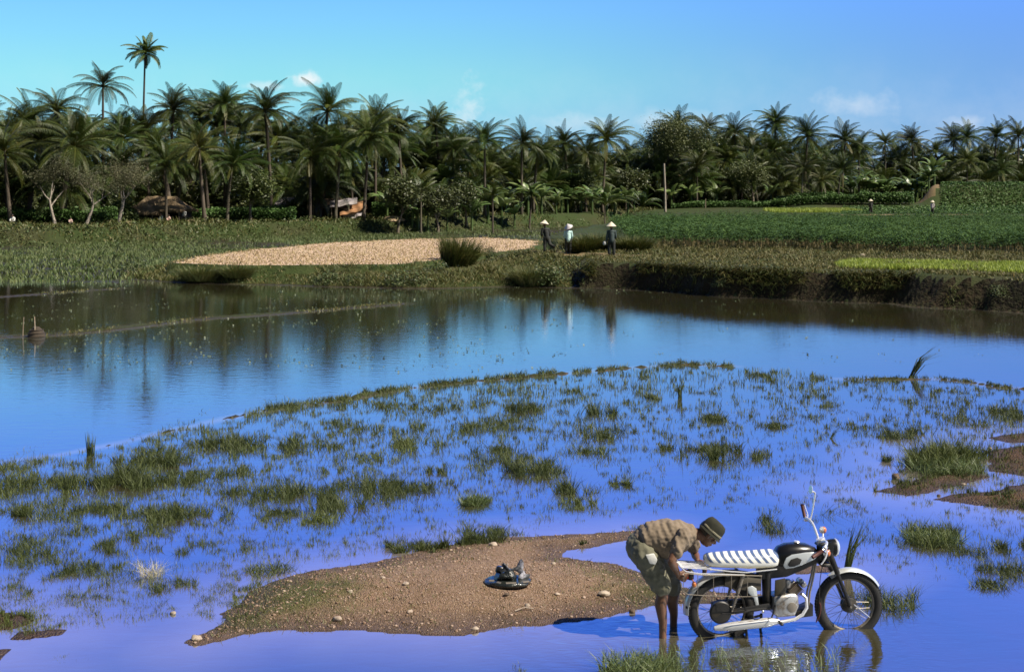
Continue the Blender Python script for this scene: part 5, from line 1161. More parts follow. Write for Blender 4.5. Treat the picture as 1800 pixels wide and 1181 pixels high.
side_plate('tank_side_panel', ((1020, 470), (1035, 425), (1070, 405), (1150, 392), (1215, 388), (1232, 405), (1205, 432), (1140, 462), (1080, 482), (1035, 487)), -.098, M_silver, .014, tank, .008)
side_plate('knee_pad', ((1045, 462), (1062, 432), (1100, 420), (1128, 432), (1118, 458), (1085, 472), (1055, 474)), -.112, M_tyre, .008, tank, .005)
mb = MB(); mb.lathe([(.028, 0), (.03, .008), (.024, .016), (.008, .019)], Q(1120, 352), n=20); mb.build('fuel_cap', M_chrome, tank)
# ---- seat wrapped in a striped cover
rings = []
for zx, top, bot, w2 in ((574, 448, 462, .05), (582, 432, 476, .085), (600, 423, 484, .105), (660, 417, 488, .118), (740, 411, 490, .12), (820, 410, 496, .12), (900, 403, 492, .12), (970, 397, 486, .115), (992, 402, 480, .10), (1002, 425, 462, .07)):
    zc = (top + bot) / 2; hh_ = (bot - top) / 2 * KZ; ring = []
    for j in range(20):
        a_ = 2 * math.pi * j / 20; cx, sz = math.cos(a_), math.sin(a_); ring.append(Q(zx, zc) + Vector((0, w2 * math.copysign(abs(cx) ** .6, cx), hh_ * math.copysign(abs(sz) ** .62, sz))))
    rings.append(ring)
mb = MB(); mb.loft(rings); mb.build('seat', M_seat, bike, angle=75)
mb = MB(); mb.tube([Q(575, 488, -.125), Q(700, 500, -.13), Q(800, 506, -.13), Q(980, 488, -.118)], .006, 8); mb.build('seat_trim', M_chrome, bike)
# ---- luggage rack behind the seat
mb = MB()
for k in range(6):
    y = -.125 + .05 * k; mb.tube([Q(592, 487 - 2, y), Q(560, 487, y), Q(430, 480, y), Q(402, 470, y), Q(398, 462, y)], .0055, 7)
mb.tube([Q(398, 462, -.14), Q(398, 462, .14)], .006, 7); mb.tube([Q(500, 486, -.14), Q(500, 486, .14)], .006, 7); mb.tube([Q(585, 490, -.14), Q(585, 490, .14)], .006, 7)
mb.tube([Q(402, 468, -.14), Q(440, 500, -.14), Q(520, 512, -.14), Q(790, 520, -.125)], .006, 7); mb.tube([Q(402, 468, .14), Q(440, 500, .14), Q(520, 512, .14), Q(790, 520, .125)], .006, 7)
mb.build('luggage_rack', M_chrome, bike)
mb = MB(); y = -.155
mb.tube([Q(425, 505, y), Q(520, 516, y), Q(780, 518, y), Q(885, 520, y)], .0035, 6); mb.tube([Q(408, 560, y), Q(420, 605, y), Q(455, 628, y), Q(560, 634, y), Q(780, 640, y), Q(865, 637, y), Q(885, 620, y)], .0035, 6)
for zx, z0_, z1_ in ((430, 506, 612), (508, 515, 632), (600, 517, 636), (705, 518, 638), (800, 519, 640), (880, 520, 628)): mb.tube([Q(zx, z0_, y), Q(zx + (4 if zx > 500 else -6), z1_, y)], .003, 6)
mb.build('side_carrier', M_dust, bike)
# ---- tail lamp
mb = MB(); mb.box(Q(492, 540), (.055, .085, .085), bev=.012); tl = mb.build('tail_light', M_frame, bike)
mb = MB(); mb.box(Q(470, 540), (.035, .09, .075), bev=.014); mb.build('lens', M_red, tl)
for sy in (-1, 1):
    mb = MB(); cc = Q(500, 575, sy * .13); mb.tube([Q(500, 565, sy * .04), cc], .006, 7); mb.ball(cc + Vector((-.01, 0, 0)), .026, 14, (.8, 1, 1)); mb.build('turn_signal', M_orange if sy > 0 else M_orange, bike)
# ---- front end
piv = Q(1290, 400); fk0 = Q(1318, 440); fk1 = RF + Vector((-.012, 0, 0))
for sy in (-1, 1):
    t0 = Q(1302, 395, sy * .075); t1 = fk1 + Vector((0, sy * .068, 0)); d = (t1 - t0)
    mb = MB(); mb.tube([t0, t0 + d * .36], [.027, .025], 12); mb.tube([t0 + d * .36, t0 + d * .40, t0 + d * .96, t1], [.024, .019, .0175, .014], 12); mb.ball(t0 + d * .37, .026, 12); mb.build('fork_leg', M_frame if sy < 0 else M_frame, bike)
mb = MB(); mb.tube([fk1 + Vector((0, -.09, 0)), fk1 + Vector((0, .09, 0))], .009, 10); mb.build('axle', M_dust, bike)
mb = MB(); mb.tube([RF + Vector((.02, -.075, .02)), RF + Vector((.18, -.06, -.10))], .0045, 6); mb.build('fender_stay', M_chrome, bike)
mb = MB(); mb.tube([Q(1262, 370), Q(1278, 470)], [.032, .03], 14); mb.box(Q(1285, 470), (.09, .19, .03), bev=.01); mb.box(Q(1275, 366), (.08, .19, .025), bev=.01); mb.build('steering_head', M_frame, bike, angle=50)
mb = MB(); MX = Matrix.Rotation(R(90), 3, 'Y')
mb.lathe([(.012, -.10), (.045, -.085), (.068, -.05), (.078, 0), (.078, .015)], Q(1340, 378), MX, n=28); hl = mb.build('headlight', M_black, bike)
mb = MB(); mb.lathe([(.079, 0), (.081, .008), (.076, .018), (.069, .02)], Q(1349, 378), MX, n=28, cap=False); mb.build('rim', M_chrome, hl)
mb = MB(); mb.lathe([(.071, 0), (.066, .012), (.045, .024), (.015, .030), (.0, .031)], Q(1359, 378), MX, n=28, cap=False); mb.build('lens', M_glass, hl)
side_plate('headlight_bracket', ((1262, 345), (1310, 330), (1325, 360), (1322, 430), (1285, 445), (1262, 430)), -.082, M_black, .01)
for sy, zx, zy in ((-1, 1268, 388), (1, 1318, 300)):
    mb = MB(); cc = Q(zx, zy, sy * .155); mb.tube([Q(1300, 380, sy * .08), cc], .007, 8); mb.lathe([(.012, -.036), (.028, -.026), (.032, -.006)], cc, MX, n=18); st = mb.build('turn_signal', M_chrome, bike)
    mb = MB(); mb.ball(cc + Vector((.002, 0, 0)), .032, 16, (.9, 1, 1)); mb.build('lens', M_orange, st)
mb = MB(); mb.lathe([(.036, -.03), (.042, 0), (.042, .022), (.036, .028), (.0, .03)], Q(1268, 342), Matrix.Rotation(R(-25), 3, 'Y'), n=24); mb.build('speedometer', M_chrome, bike)
# handlebar: rises from the clamp, sweeps back to two grips
def bez(p, n=12):
    out = []
    for i in range(n + 1):
        t = i / n; q_ = [v.copy() for v in p]
        while len(q_) > 1: q_ = [q_[k].lerp(q_[k + 1], t) for k in range(len(q_) - 1)]
        out.append(q_[0])
    return out
c0 = Q(1262, 350)
near = bez([c0, Q(1258, 320, -.14), Q(1262, 300, -.22), Q(1225, 325, -.30), Q(1190, 348, -.33)])
far = bez([c0, Q(1262, 320, .12), Q(1272, 240, .20), Q(1255, 262, .28), Q(1246, 250, .33)])
mb = MB(); mb.tube(near[::-1] + far[1:], .0130, 10); mb.build('handlebar', M_chrome, bike)
g0, g1 = Q(1196, 346, -.33), Q(1128, 378, -.365); mb = MB(); mb.tube([g0, g0.lerp(g1, .04), g0.lerp(g1, .96), g1], [.020, .0165, .0165, .0185], 12); mb.build('grip', M_grip, bike)
g0, g1 = Q(1246, 252, .33), Q(1236, 180, .38); mb = MB(); mb.tube([g0, g0.lerp(g1, .05), g0.lerp(g1, .95), g1], [.020, .0165, .0165, .0185], 12); mb.build('grip', M_grip, bike)
mb = MB(); mb.box(Q(1212, 332, -.315), (.04, .035, .035), bev=.01); mb.tube(bez([Q(1215, 340, -.33), Q(1225, 350, -.36), Q(1190, 395, -.40), Q(1172, 412, -.40)], 8), [.007] * 6 + [.006, .006, .008], 8); mb.build('brake_lever', M_chrome, bike)
mb = MB(); mb.box(Q(1250, 262, .315), (.04, .035, .035), bev=.01); mb.tube(bez([Q(1255, 258, .33), Q(1285, 250, .36), Q(1262, 215, .40), Q(1262, 188, .42)], 8), [.006] * 9, 8); mb.build('clutch_lever', M_chrome, bike)
mb = MB(); mb.tube(bez([Q(1268, 268, .30), Q(1280, 240, .30), Q(1288, 190, .31), Q(1297, 135, .32), Q(1300, 105, .32)], 10) + [Q(1293, 97, .32), Q(1276, 94, .32)], .0085, 8)
mir = mb.build('mirror', M_chrome, bike)
mb = MB(); mb.lathe([(.0, -.010), (.024, -.009), (.038, -.003), (.040, .002)], Q(1274, 84, .33), Matrix.Rotation(R(-84), 3, 'Y') @ Matrix.Rotation(R(3), 3, 'X'), n=24); mb.build('mirror_shell', M_chrome, mir)
mb = MB()
mb.tube(bez([Q(1200, 350, -.31), Q(1250, 380, -.30), Q(1300, 420, -.12), Q(1270, 470, -.05)]), .0035, 6)
mb.tube(bez([Q(1252, 262, .30), Q(1310, 300, .25), Q(1300, 420, .10), Q(1268, 480, .04)]), .0035, 6)
mb.tube(bez([Q(1268, 350, -.03), Q(1310, 330, -.10), Q(1255, 460, -.10), Q(1230, 560, -.05), Q(1262, 640, -.06), Q(1268, 700, -.06), Q(1244, 800, -.06)], 16), .0035, 6)
mb.build('control_cables', M_frame, bike)
mb = MB(); mb.tube(bez([Q(1258, 690, -.07), Q(1272, 720, -.07), Q(1266, 770, -.07), Q(1240, 806, -.07)], 8), [.008, .008, .007, .007, .007, .006, .006, .005, .004], 6); mb.build('hanging_strap', M_grip, bike)

# ================================================================== black bundle on the island
M_bag = material('shiny_black_plastic', (.010, .012, .012), .22, (.03, .035, .03), 8, bump=.8, bscale=10, bdist=.04, coat=.3)
M_cloth = material('pale_cloth', (.30, .30, .34), .7, (.03, .035, .04), 9, (.36, .5), bump=.5, bscale=16, bdist=.02)
p = gat(893, 1032); root = empty('bundle', (p.x, p.y + .12, p.z)); k = p.y / F
g = random.Random(4)
def crumple(mb, amp, sc_, seed):
    o = Vector((seed, seed * 2.1, 0)); mb.v = [tuple(Vector(v) * (1 + amp * mnoise.noise(Vector(v) * sc_ + o)) + Vector((0, 0, amp * .12 * mnoise.noise(Vector(v) * sc_ * 2.3 + o)))) for v in mb.v]; return mb
mb = MB(); mb.lathe([(.02, 0), (.20, .0), (.238, .02), (.243, .05), (.232, .072), (.18, .062), (.10, .055), (.0, .06)], n=44, cap=False); mb.v = [(x * 1.0, y * .8, z) for x, y, z in mb.v]; crumple(mb, .14, 6, 3).build('sheet', M_bag, root, angle=70)
mb = MB(); mb.ball((-.02, .06, .10), .13, 24, (1.0, .8, .75)); crumple(mb, .55, 5, 5).build('sack', M_bag, root, angle=70)
mb = MB(); mb.ball((.05, .08, .165), .085, 20, (1.25, .7, .5)); crumple(mb, .8, 8, 7).build('cloth', M_cloth, root, angle=70)
mb = MB(); mb.ball((.14, .08, .10), .065, 18, (1.3, .8, .5)); crumple(mb, .8, 9, 9).build('cloth', M_cloth, root, angle=70)
mb = MB(); mb.box((-.085, .03, .20), (.07, .06, .09), Matrix.Rotation(.25, 3, 'Y'), bev=.012); tin = mb.build('tin', M_black, root)
mb = MB(); mb.box((-.048, -.012, .195), (.055, .006, .035), Matrix.Rotation(-.5, 3, 'Y')); mb.build('tag', M_cloth, tin)
mb = MB(); mb.tube([(-.005, .05, .2), (-.005, .05, .275)], .0025, 6); mb.build('wire', M_chrome, root)
mb = MB()
for x, y, w_, r_ in ((.175, -.10, .07, .5), (.03, -.145, .10, .1), (-.09, -.13, .05, -.8), (-.16, -.06, .05, -.1)): mb.box((x, y, .072), (w_, .028, .006), Matrix.Rotation(r_, 3, 'Z') @ Matrix.Rotation(.5, 3, 'X'))
mb.build('shiny_scraps', M_dust, root)
root.scale = (1.0, 1.0, .68)
tag(root, 'shiny black crumpled bundle topped with pale cloth, lying on the gravel island', 'bundle')
# ================================================================== people
def remesh(mb, name, mat, parent, voxel=.008, smooth=3, noise=None):
    """fuse the collected shapes into one continuous skin"""
    me = bpy.data.meshes.new('tmp'); me.from_pydata(mb.v, [], mb.f); o = bpy.data.objects.new('tmp', me); COL.objects.link(o)
    m = o.modifiers.new('r', 'REMESH'); m.mode = 'VOXEL'; m.voxel_size = voxel; m.use_smooth_shade = True
    if smooth: sm = o.modifiers.new('s', 'SMOOTH'); sm.factor = .5; sm.iterations = smooth
    bpy.context.view_layer.update(); dg = bpy.context.evaluated_depsgraph_get(); nm = bpy.data.meshes.new_from_object(o.evaluated_get(dg)); bpy.data.objects.remove(o)
    nm.name = name; nm.materials.clear(); nm.materials.append(mat)
    if noise:
        n = len(nm.vertices); co = np.empty(n * 3, np.float32); nn = np.empty(n * 3, np.float32); nm.vertices.foreach_get('co', co); nm.vertices.foreach_get('normal', nn); co = co.reshape(-1, 3); nn = nn.reshape(-1, 3)
        amp = np.array([noise(Vector(c)) for c in co])[:, None]; nm.vertices.foreach_set('co', (co + nn * amp).astype(np.float32).ravel()); nm.update()
    nm.polygons.foreach_set('use_smooth', [True] * len(nm.polygons))
    return link(name, nm, parent)
M_skin = material('brown_skin', (.15, .070, .035), .5, (.10, .047, .024), 10)
M_shirt = material('khaki_shirt', (.22, .17, .12), .85, (.17, .13, .09), 7, bump=.3, bscale=26, bdist=.01)
M_shorts = material('grey_green_shorts', (.12, .115, .075), .9, (.16, .155, .11), 8, bump=.3, bscale=30, bdist=.008)
M_hat = material('dark_olive_hat', (.011, .012, .006), .9, (.022, .022, .011), 12, bump=.3, bscale=50, bdist=.004)
M_hair = material('black_hair', (.010, .008, .007), .5)
M_strap = material('hat_band', (.22, .20, .13), .8)
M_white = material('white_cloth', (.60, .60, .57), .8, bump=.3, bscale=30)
DM = 12.77
O_ = Vector(((1172 - 900) * DM / F, DM, 0))
J = lambda px, py, D=DM: Wp(px, py, D) - O_
man = empty('person', O_); tag(man, 'person in khaki shirt, shorts and dark hat bending over the rear rack of the motorcycle', 'person')
hipN, kneeN, ankN = J(1131, 972, 12.67), J(1166, 1036, 12.62), J(1165, 1112, 12.63)
hipF, kneeF, ankF = J(1137, 970, 12.88), J(1186, 1036, 12.93), J(1184, 1092, 12.97)
shN, elN, wrN = J(1201, 944, 12.58), J(1180, 986, 12.47), J(1192, 1009, 12.56)
shF, elF, wrF = J(1213, 946, 12.96), J(1221, 972, 13.12), J(1226, 984, 12.93)
neck0, head = J(1214, 938), J(1246, 938)
HU = (Vector((.66, 0, .75))).normalized(); HF = Vector((.75, -.05, -.66)).normalized(); HS = HU.cross(HF).normalized()   # crown, face, side
mb = MB()
def limb(mb, pts, rad, n=14):
    # resample as a smooth tapering limb
    P_ = []; Rr = []
    for i in range(len(pts) - 1):
        for k in range(6): P_.append(pts[i].lerp(pts[i + 1], k / 6)); Rr.append(rad[i] + (rad[i + 1] - rad[i]) * k / 6)
    P_.append(pts[-1]); Rr.append(rad[-1]); mb.tube(P_, Rr, n); mb.ball(pts[0], rad[0] * .98, 12); mb.ball(pts[-1], rad[-1] * .98, 12)
for hip, kn, an in ((hipN, kneeN, ankN), (hipF, kneeF, ankF)):
    calf = kn.lerp(an, .32) + Vector((-.022, 0, 0)); limb(mb, [hip, hip.lerp(kn, .5), kn], [.088, .074, .053]); limb(mb, [kn, calf, kn.lerp(an, .75), an], [.052, .056, .038, .034])
    ft = an + Vector((.0, 0, -.10)); limb(mb, [an, ft], [.034, .038]); limb(mb, [ft + Vector((-.04, 0, -.02)), ft + Vector((.06, 0, -.03)), ft + Vector((.17, 0, -.045))], [.035, .036, .022])
for sh, el, wr in ((shN, elN, wrN), (shF, elF, wrF)):
    limb(mb, [sh, sh.lerp(el, .5), el], [.052, .044, .036]); limb(mb, [el, el.lerp(wr, .35), wr], [.036, .038, .023])
def hand(mb, wr, d, nrm, side, curl=.55, s=1.0):
    """d: along the palm, nrm: back of the hand, side: towards the thumb"""
    d = d.normalized(); side = (side - d * side.dot(d)).normalized(); nrm = d.cross(side).normalized() * (1 if d.cross(side).dot(nrm) > 0 else -1)
    for k in range(4):
        w_ = (-.030 + .020 * k) * s; mb.tube([wr + side * w_ * .6, wr + d * .045 * s + side * w_, wr + d * .085 * s + side * w_], [.014 * s, .014 * s, .0115 * s], 8)
    mb.ball(wr + d * .045 * s, .034 * s, 12, (1, 1, 1))
    for k, L in enumerate((.058, .070, .076, .068)):
        p0 = wr + d * .085 * s + side * (-.030 + .020 * k) * s; pts = [p0]; a = .15
        for j, f_ in enumerate((.45, .32, .26)):
            a += curl * (1.0 if j == 0 else .8); p0 = p0 + (d * math.cos(a) - nrm * math.sin(a)) * L * f_ * s * 1.15; pts.append(p0)
        mb.tube(pts, [.0098 * s, .0092 * s, .0085 * s, .0065 * s], 8); mb.ball(pts[-1], .0066 * s, 8)
    t0 = wr + d * .022 * s + side * .030 * s; t1 = t0 + (d * .55 + side * .75 - nrm * .25).normalized() * .038 * s; t2 = t1 + (d * .85 + side * .25 - nrm * .5).normalized() * .028 * s
    mb.tube([wr + d * .015 * s, t0, t1, t2], [.016 * s, .014 * s, .0105 * s, .008 * s], 8); mb.ball(t2, .008 * s, 8)
hand(mb, wrN, Vector((.75, .35, -.45)), Vector((0, -1, .4)), Vector((.4, 0, 1)), .45)
hand(mb, wrF, Vector((.55, -.55, -.45)), Vector((0, .2, 1)), Vector((-.5, -.8, .1)), .5)
# torso core, neck
limb(mb, [J(1136, 966), J(1160, 948), J(1190, 942), neck0], [.115, .12, .12, .065]); mb.ball(J(1192, 942), .12, 16, (1.1, 1.45, .95))
limb(mb, [neck0, J(1228, 938), J(1238, 942)], [.056, .052, .055])
# head with brow, nose, lips, chin and ears
HM = Matrix((HS, HF, HU)).transposed()
def hp(s_, f_, u_): return head + HS * s_ + HF * f_ + HU * u_
mb.ball(hp(0, -.012, .035), .092, 24, (.82, 1.03, .98), HM); mb.ball(hp(0, .014, -.035), .066, 20, (.88, 1.0, 1.15), HM)
mb.ball(hp(0, .048, -.085), .026, 12, (1.0, .9, .8), HM); mb.tube([hp(0, .074, .012), hp(0, .092, -.022), hp(0, .100, -.034)], [.009, .012, .013], 8); mb.ball(hp(.012, .087, -.036), .009, 8); mb.ball(hp(-.012, .087, -.036), .009, 8)
mb.tube([hp(-.034, .072, .024), hp(0, .082, .026), hp(.034, .072, .024)], .009, 8); mb.ball(hp(0, .078, -.060), .014, 10, (1.6, .7, .5), HM); mb.ball(hp(0, .074, -.072), .013, 10, (1.4, .7, .5), HM)
for s_ in (-1, 1):
    mb.ball(hp(s_ * .034, .060, -.022), .022, 10); mb.ball(hp(s_ * .077, -.008, -.008), .030, 12, (.25, .62, 1.0), HM)
remesh(mb, 'body', M_skin, man, .0055, 2)
mb = MB()
for s_ in (-1, 1): mb.ball(hp(s_ * .030, .070, .006), .0125, 12)
M_eye = material('eye_white', (.5, .48, .44), .3); ey = mb.build('eyes', M_eye, man)
mb = MB()
for s_ in (-1, 1): mb.ball(hp(s_ * .030, .0795, .005), .0055, 8)
mb.build('pupils', M_hair, ey)
mb = MB(); mb.ball(hp(0, -.022, .030), .096, 20, (.84, .98, .92), HM); mb.v = [v for v in mb.v]; remesh(mb, 'hair', M_hair, man, .008, 1)
# shirt: hangs loose from the horizontal back
def folds(c): return .010 * mnoise.noise(Vector((c.x * 30 + c.z * 12, c.y * 8, c.z * 4))) + .006 * mnoise.noise(c * 34) + .018 * -abs(mnoise.noise(Vector((c.x * 9 + c.z * 6, c.y * 4 + 3, c.z * 3)))) + .010 * mnoise.noise(Vector((c.x * 14, c.y * 4, c.z * 3 + 2)))
mb = MB(); rings = []
for px, py, rz_, ry_, tilt in ((1126, 952, .100, .145, .75), (1138, 948, .148, .168, .6), (1156, 945, .168, .180, .35), (1178, 943, .165, .190, .12), (1198, 942, .145, .190, -.05), (1214, 941, .105, .150, -.12), (1223, 940, .062, .070, -.15)):
    c_ = J(px, py); ring = []
    for j in range(28):
        a = 2 * math.pi * j / 28; z = math.sin(a) * rz_; z = z * (1.22 if z < 0 and px < 1200 else .98); ring.append(c_ + Vector((z * math.sin(tilt) * -1.0, math.cos(a) * ry_, z * math.cos(tilt))))
    rings.append(ring)
mb.loft(rings)
for sh, el, f_ in ((shN, elN, .62), (shF, elF, .55)): 
    e_ = sh.lerp(el, f_); limb(mb, [sh + (sh - el) * .1, sh.lerp(el, .3), e_], [.072, .070, .066])
remesh(mb, 'shirt', M_shirt, man, .0085, 2, folds)
# shorts
mb = MB(); mb.ball(J(1131, 966), .150, 20, (.98, 1.12, 1.0)); mb.ball(J(1126, 960), .135, 18, (1, 1.15, .95))
for hip, kn in ((hipN, kneeN), (hipF, kneeF)): limb(mb, [hip, hip.lerp(kn, .45), hip.lerp(kn, .92)], [.118, .104, .092])
remesh(mb, 'shorts', M_shorts, man, .009, 2, lambda c: .010 * mnoise.noise(Vector((c.x * 22, c.y * 12, c.z * 10))) + .006 * mnoise.noise(c * 30))
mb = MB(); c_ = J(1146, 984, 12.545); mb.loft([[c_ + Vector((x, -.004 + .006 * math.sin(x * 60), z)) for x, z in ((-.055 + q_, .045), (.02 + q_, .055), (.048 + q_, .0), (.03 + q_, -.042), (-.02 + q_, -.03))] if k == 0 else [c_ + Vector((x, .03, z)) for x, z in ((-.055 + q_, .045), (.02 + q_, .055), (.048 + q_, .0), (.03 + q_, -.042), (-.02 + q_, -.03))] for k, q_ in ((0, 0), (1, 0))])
mb.build('sunlit_patch', M_white, man, bevel=.006)  # raised white patch modelled in place of sunlight falling on the shorts
# hat: soft round crown with a narrow down-turned brim and a pale band
mb = MB(); hc = hp(0, .0, .045)
mb.lathe([(.116, -.036), (.113, -.032), (.106, -.018), (.104, -.004), (.101, .03), (.096, .062), (.078, .088), (.04, .098), (.0, .096)], hc, HM, 32, cap=False)
mb.lathe([(.112, -.039), (.104, -.022), (.101, -.006), (.097, .03), (.0, .09)], hc, HM, 32, cap=False)
o = mb.build('hat', M_hat, man, angle=80)
for v in o.data.vertices: v.co += Vector((mnoise.noise(v.co * 18), mnoise.noise(v.co * 17 + Vector((5, 0, 0))), mnoise.noise(v.co * 16 + Vector((0, 7, 0))))) * .007
mb = MB(); mb.lathe([(.1035, -.008), (.107, -.004), (.1065, .006), (.102, .010)], hc, HM, 32, cap=False); mb.build('hat_band', M_strap, o)

# ------------------------------------------------ small figures in the fields
M_blackc = material('black_clothes', (.016, .018, .016), .8, (.03, .034, .03), 9); M_cyan = material('pale_blue_blouse', (.50, .72, .70), .8)
M_cone = material('pale_conical_hat', (.66, .61, .48), .8, (.58, .52, .40), 20); M_conev = material('grey_conical_hat', (.50, .48, .52), .8, (.58, .54, .54), 20)
M_pink = material('pinkish_cloth', (.55, .38, .32), .8); M_dkblue = material('dark_blouse', (.035, .055, .055), .8)
def figure(loc, rz, hgt, label, top=M_blackc, legs=M_blackc, hat=None, pose='stand', tilt=(0, 0), carry=False, lean=0.0, voxel=.02, group=None):
    root = empty('person', loc, rz); s = hgt / 1.6
    V = lambda x, y, z: Vector((x * s, y * s, z * s))     # x: right, y: forward
    lx = lean
    if pose == 'crouch':
        hip = (V(-.09, -.05, .24), V(.09, -.05, .24)); kn = (V(-.13, .28, .45), V(.13, .28, .45)); an = (V(-.11, .14, .08), V(.11, .14, .08)); pel = V(0, -.05, .26); ch = V(0, .06, .62); nk = V(0, .10, .76); hd = V(0, .14, .88)
        sh = (V(-.17, .07, .68), V(.17, .07, .68)); el = (V(-.2, .24, .48), V(.2, .24, .48)); wr = (V(-.10, .40, .42), V(.10, .40, .42))
    else:
        kick = pose == 'walk'
        hip = (V(-.09, 0, .80), V(.09, 0, .80)); kn = (V(-.10, .04, .44), V(.13 if kick else .10, -.02 if not kick else -.10, .46)); an = (V(-.10, 0, .07), V(.34 if kick else .11, -.26 if kick else -.03, .30 if kick else .07))
        pel = V(0, 0, .84); ch = V(lx * .5, .02, 1.12); nk = V(lx, .04, 1.32); hd = V(lx * 1.15, .07, 1.44)
        sh = (V(-.17 + lx * .8, .02, 1.24), V(.17 + lx * .8, .02, 1.24)); el = (V(-.22 + lx * .6, .04, .98), V(.22 + lx * .5, .04, .98)); wr = (V(-.18, .20, .84), V(.20, .14, .80)) if not carry else (V(-.24, .04, .74), V(.18, .2, .84))
    mb = MB()
    for h_, k_, a_ in zip(hip, kn, an): limb(mb, [h_, k_], [.075 * s, .05 * s], 8); limb(mb, [k_, a_], [.048 * s, .032 * s], 8); limb(mb, [a_ + V(0, -.02, -.03), a_ + V(0, .15, -.045)], [.035 * s, .026 * s], 8)
    for h_, k_, a_ in zip(sh, el, wr): limb(mb, [h_, k_, a_], [.045 * s, .036 * s, .024 * s], 8); limb(mb, [a_, a_ + (a_ - k_).normalized() * .12 * s], [.026 * s, .018 * s], 8)
    limb(mb, [pel, ch, nk], [.10 * s, .11 * s, .05 * s], 10); limb(mb, [nk, hd], [.045 * s, .05 * s], 8); mb.ball(hd + V(0, .0, .03), .098 * s, 14, (.85, 1, 1.15)); mb.ball(hd + V(0, .10, .0), .02 * s, 8)
    remesh(mb, 'body', M_skin, root, voxel * .75, 1)
    mb = MB(); limb(mb, [pel + V(0, 0, -.06), ch, nk + V(0, 0, -.06)], [.145 * s, .135 * s, .075 * s], 12)
    for h_, k_, a_ in zip(sh, el, wr): limb(mb, [h_, k_, k_.lerp(a_, .75)], [.068 * s, .058 * s, .05 * s], 8)
    mb.ball(ch + V(0, 0, .10), .13 * s, 12, (1.35, .9, .8)); remesh(mb, 'shirt', top, root, voxel, 1)
    mb = MB()
    for h_, k_, a_ in zip(hip, kn, an): limb(mb, [h_, k_, k_.lerp(a_, .8)], [.108 * s, .088 * s, .08 * s], 8)
    mb.ball(pel, .13 * s, 12, (1.1, 1, .8)); remesh(mb, 'trousers', legs, root, voxel, 1)
    if hat is not None:
        q_ = hd + V(0, 0, .10); HMx = Matrix.Rotation(tilt[0], 3, 'X') @ Matrix.Rotation(tilt[1], 3, 'Y'); mb = MB()
        mb.lathe([(.245 * s, -.05 * s), (.25 * s, -.045 * s), (.12 * s, .075 * s), (.01 * s, .175 * s), (0, .18 * s)], q_, HMx, 26, cap=False); mb.lathe([(.243 * s, -.053 * s), (.115 * s, .065 * s), (0, .165 * s)], q_, HMx, 26, cap=False)
        mb.build('conical_hat', hat, root, angle=60)
    else:
        mb = MB(); mb.ball(hd + V(0, -.015, .055), .105 * s, 12, (.88, 1, 1)); mb.build('hair', M_hair, root)
    tag(root, label, 'person', group); return root
def gp(px, D): x = (px - 900) * D / F; return Vector((x, D, gz(x, D)))
w1 = figure(gat(961, 445), R(20), 1.50, 'field worker in black with pale conical hat and one leg kicked back', M_blackc, M_blackc, M_cone, 'walk', (-.1, .18), lean=-.08)
w2 = figure(gat(999, 446.5), R(0), 1.36, 'field worker in a pale blue blouse and black trousers with a tilted greyish conical hat', M_cyan, M_blackc, M_conev, 'stand', (.45, -.35))
w3 = figure(gat(1075, 451), R(5), 1.44, 'field worker in dark clothes on the path, standing right of the pale blue blouse', M_dkblue, M_blackc, M_cone, 'stand', (0, 0), carry=True)
b = w3.location + Vector((-.30, .04, .50)); mb = MB(); mb.lathe([(.03, 0), (.07, .02), (.085, .09), (.06, .15), (.03, .19)], n=14); o = mb.build('bag', M_white, None); o.location = b; tag(o, 'small white bag hanging from the hand of the right hand field worker', 'bag')
figure(gp(1531, 156.5), R(10), 1.60, 'distant figure in black with pale round hat, left one on the far path', M_blackc, M_blackc, M_cone, 'stand', (0, 0), voxel=.03)
figure(gp(1639, 158), R(-30), 1.50, 'distant figure with white sleeve and pale hat, right one on the far path', M_conev, M_blackc, M_cone, 'stand', (.1, .2), voxel=.03)
figure(gp(23, 113.8), R(180), 1.45, 'crouching person in a white shirt at the far left before the leafy crop', M_white, M_shorts, None, 'crouch', voxel=.03)
figure(gp(124, 114.2), R(200), 1.1, 'tiny pinkish crouching figure between the first two pale trunked trees', M_pink, M_shorts, None, 'crouch', voxel=.03)
figure(gp(284, 123.5), R(160), 1.3, 'crouching dark figure before the thatched hut, left of the pink one', M_dkblue, M_shorts, None, 'crouch', voxel=.03)
figure(gp(297, 122.5), R(180), 1.2, 'crouching figure in pinkish cloth before the thatched hut', M_pink, M_pink, None, 'crouch', voxel=.03)
figure(gp(325, 124.5), R(150), 1.25, 'small figure in white at the right end of the thatched hut', M_white, M_blackc, None, 'stand', voxel=.03)

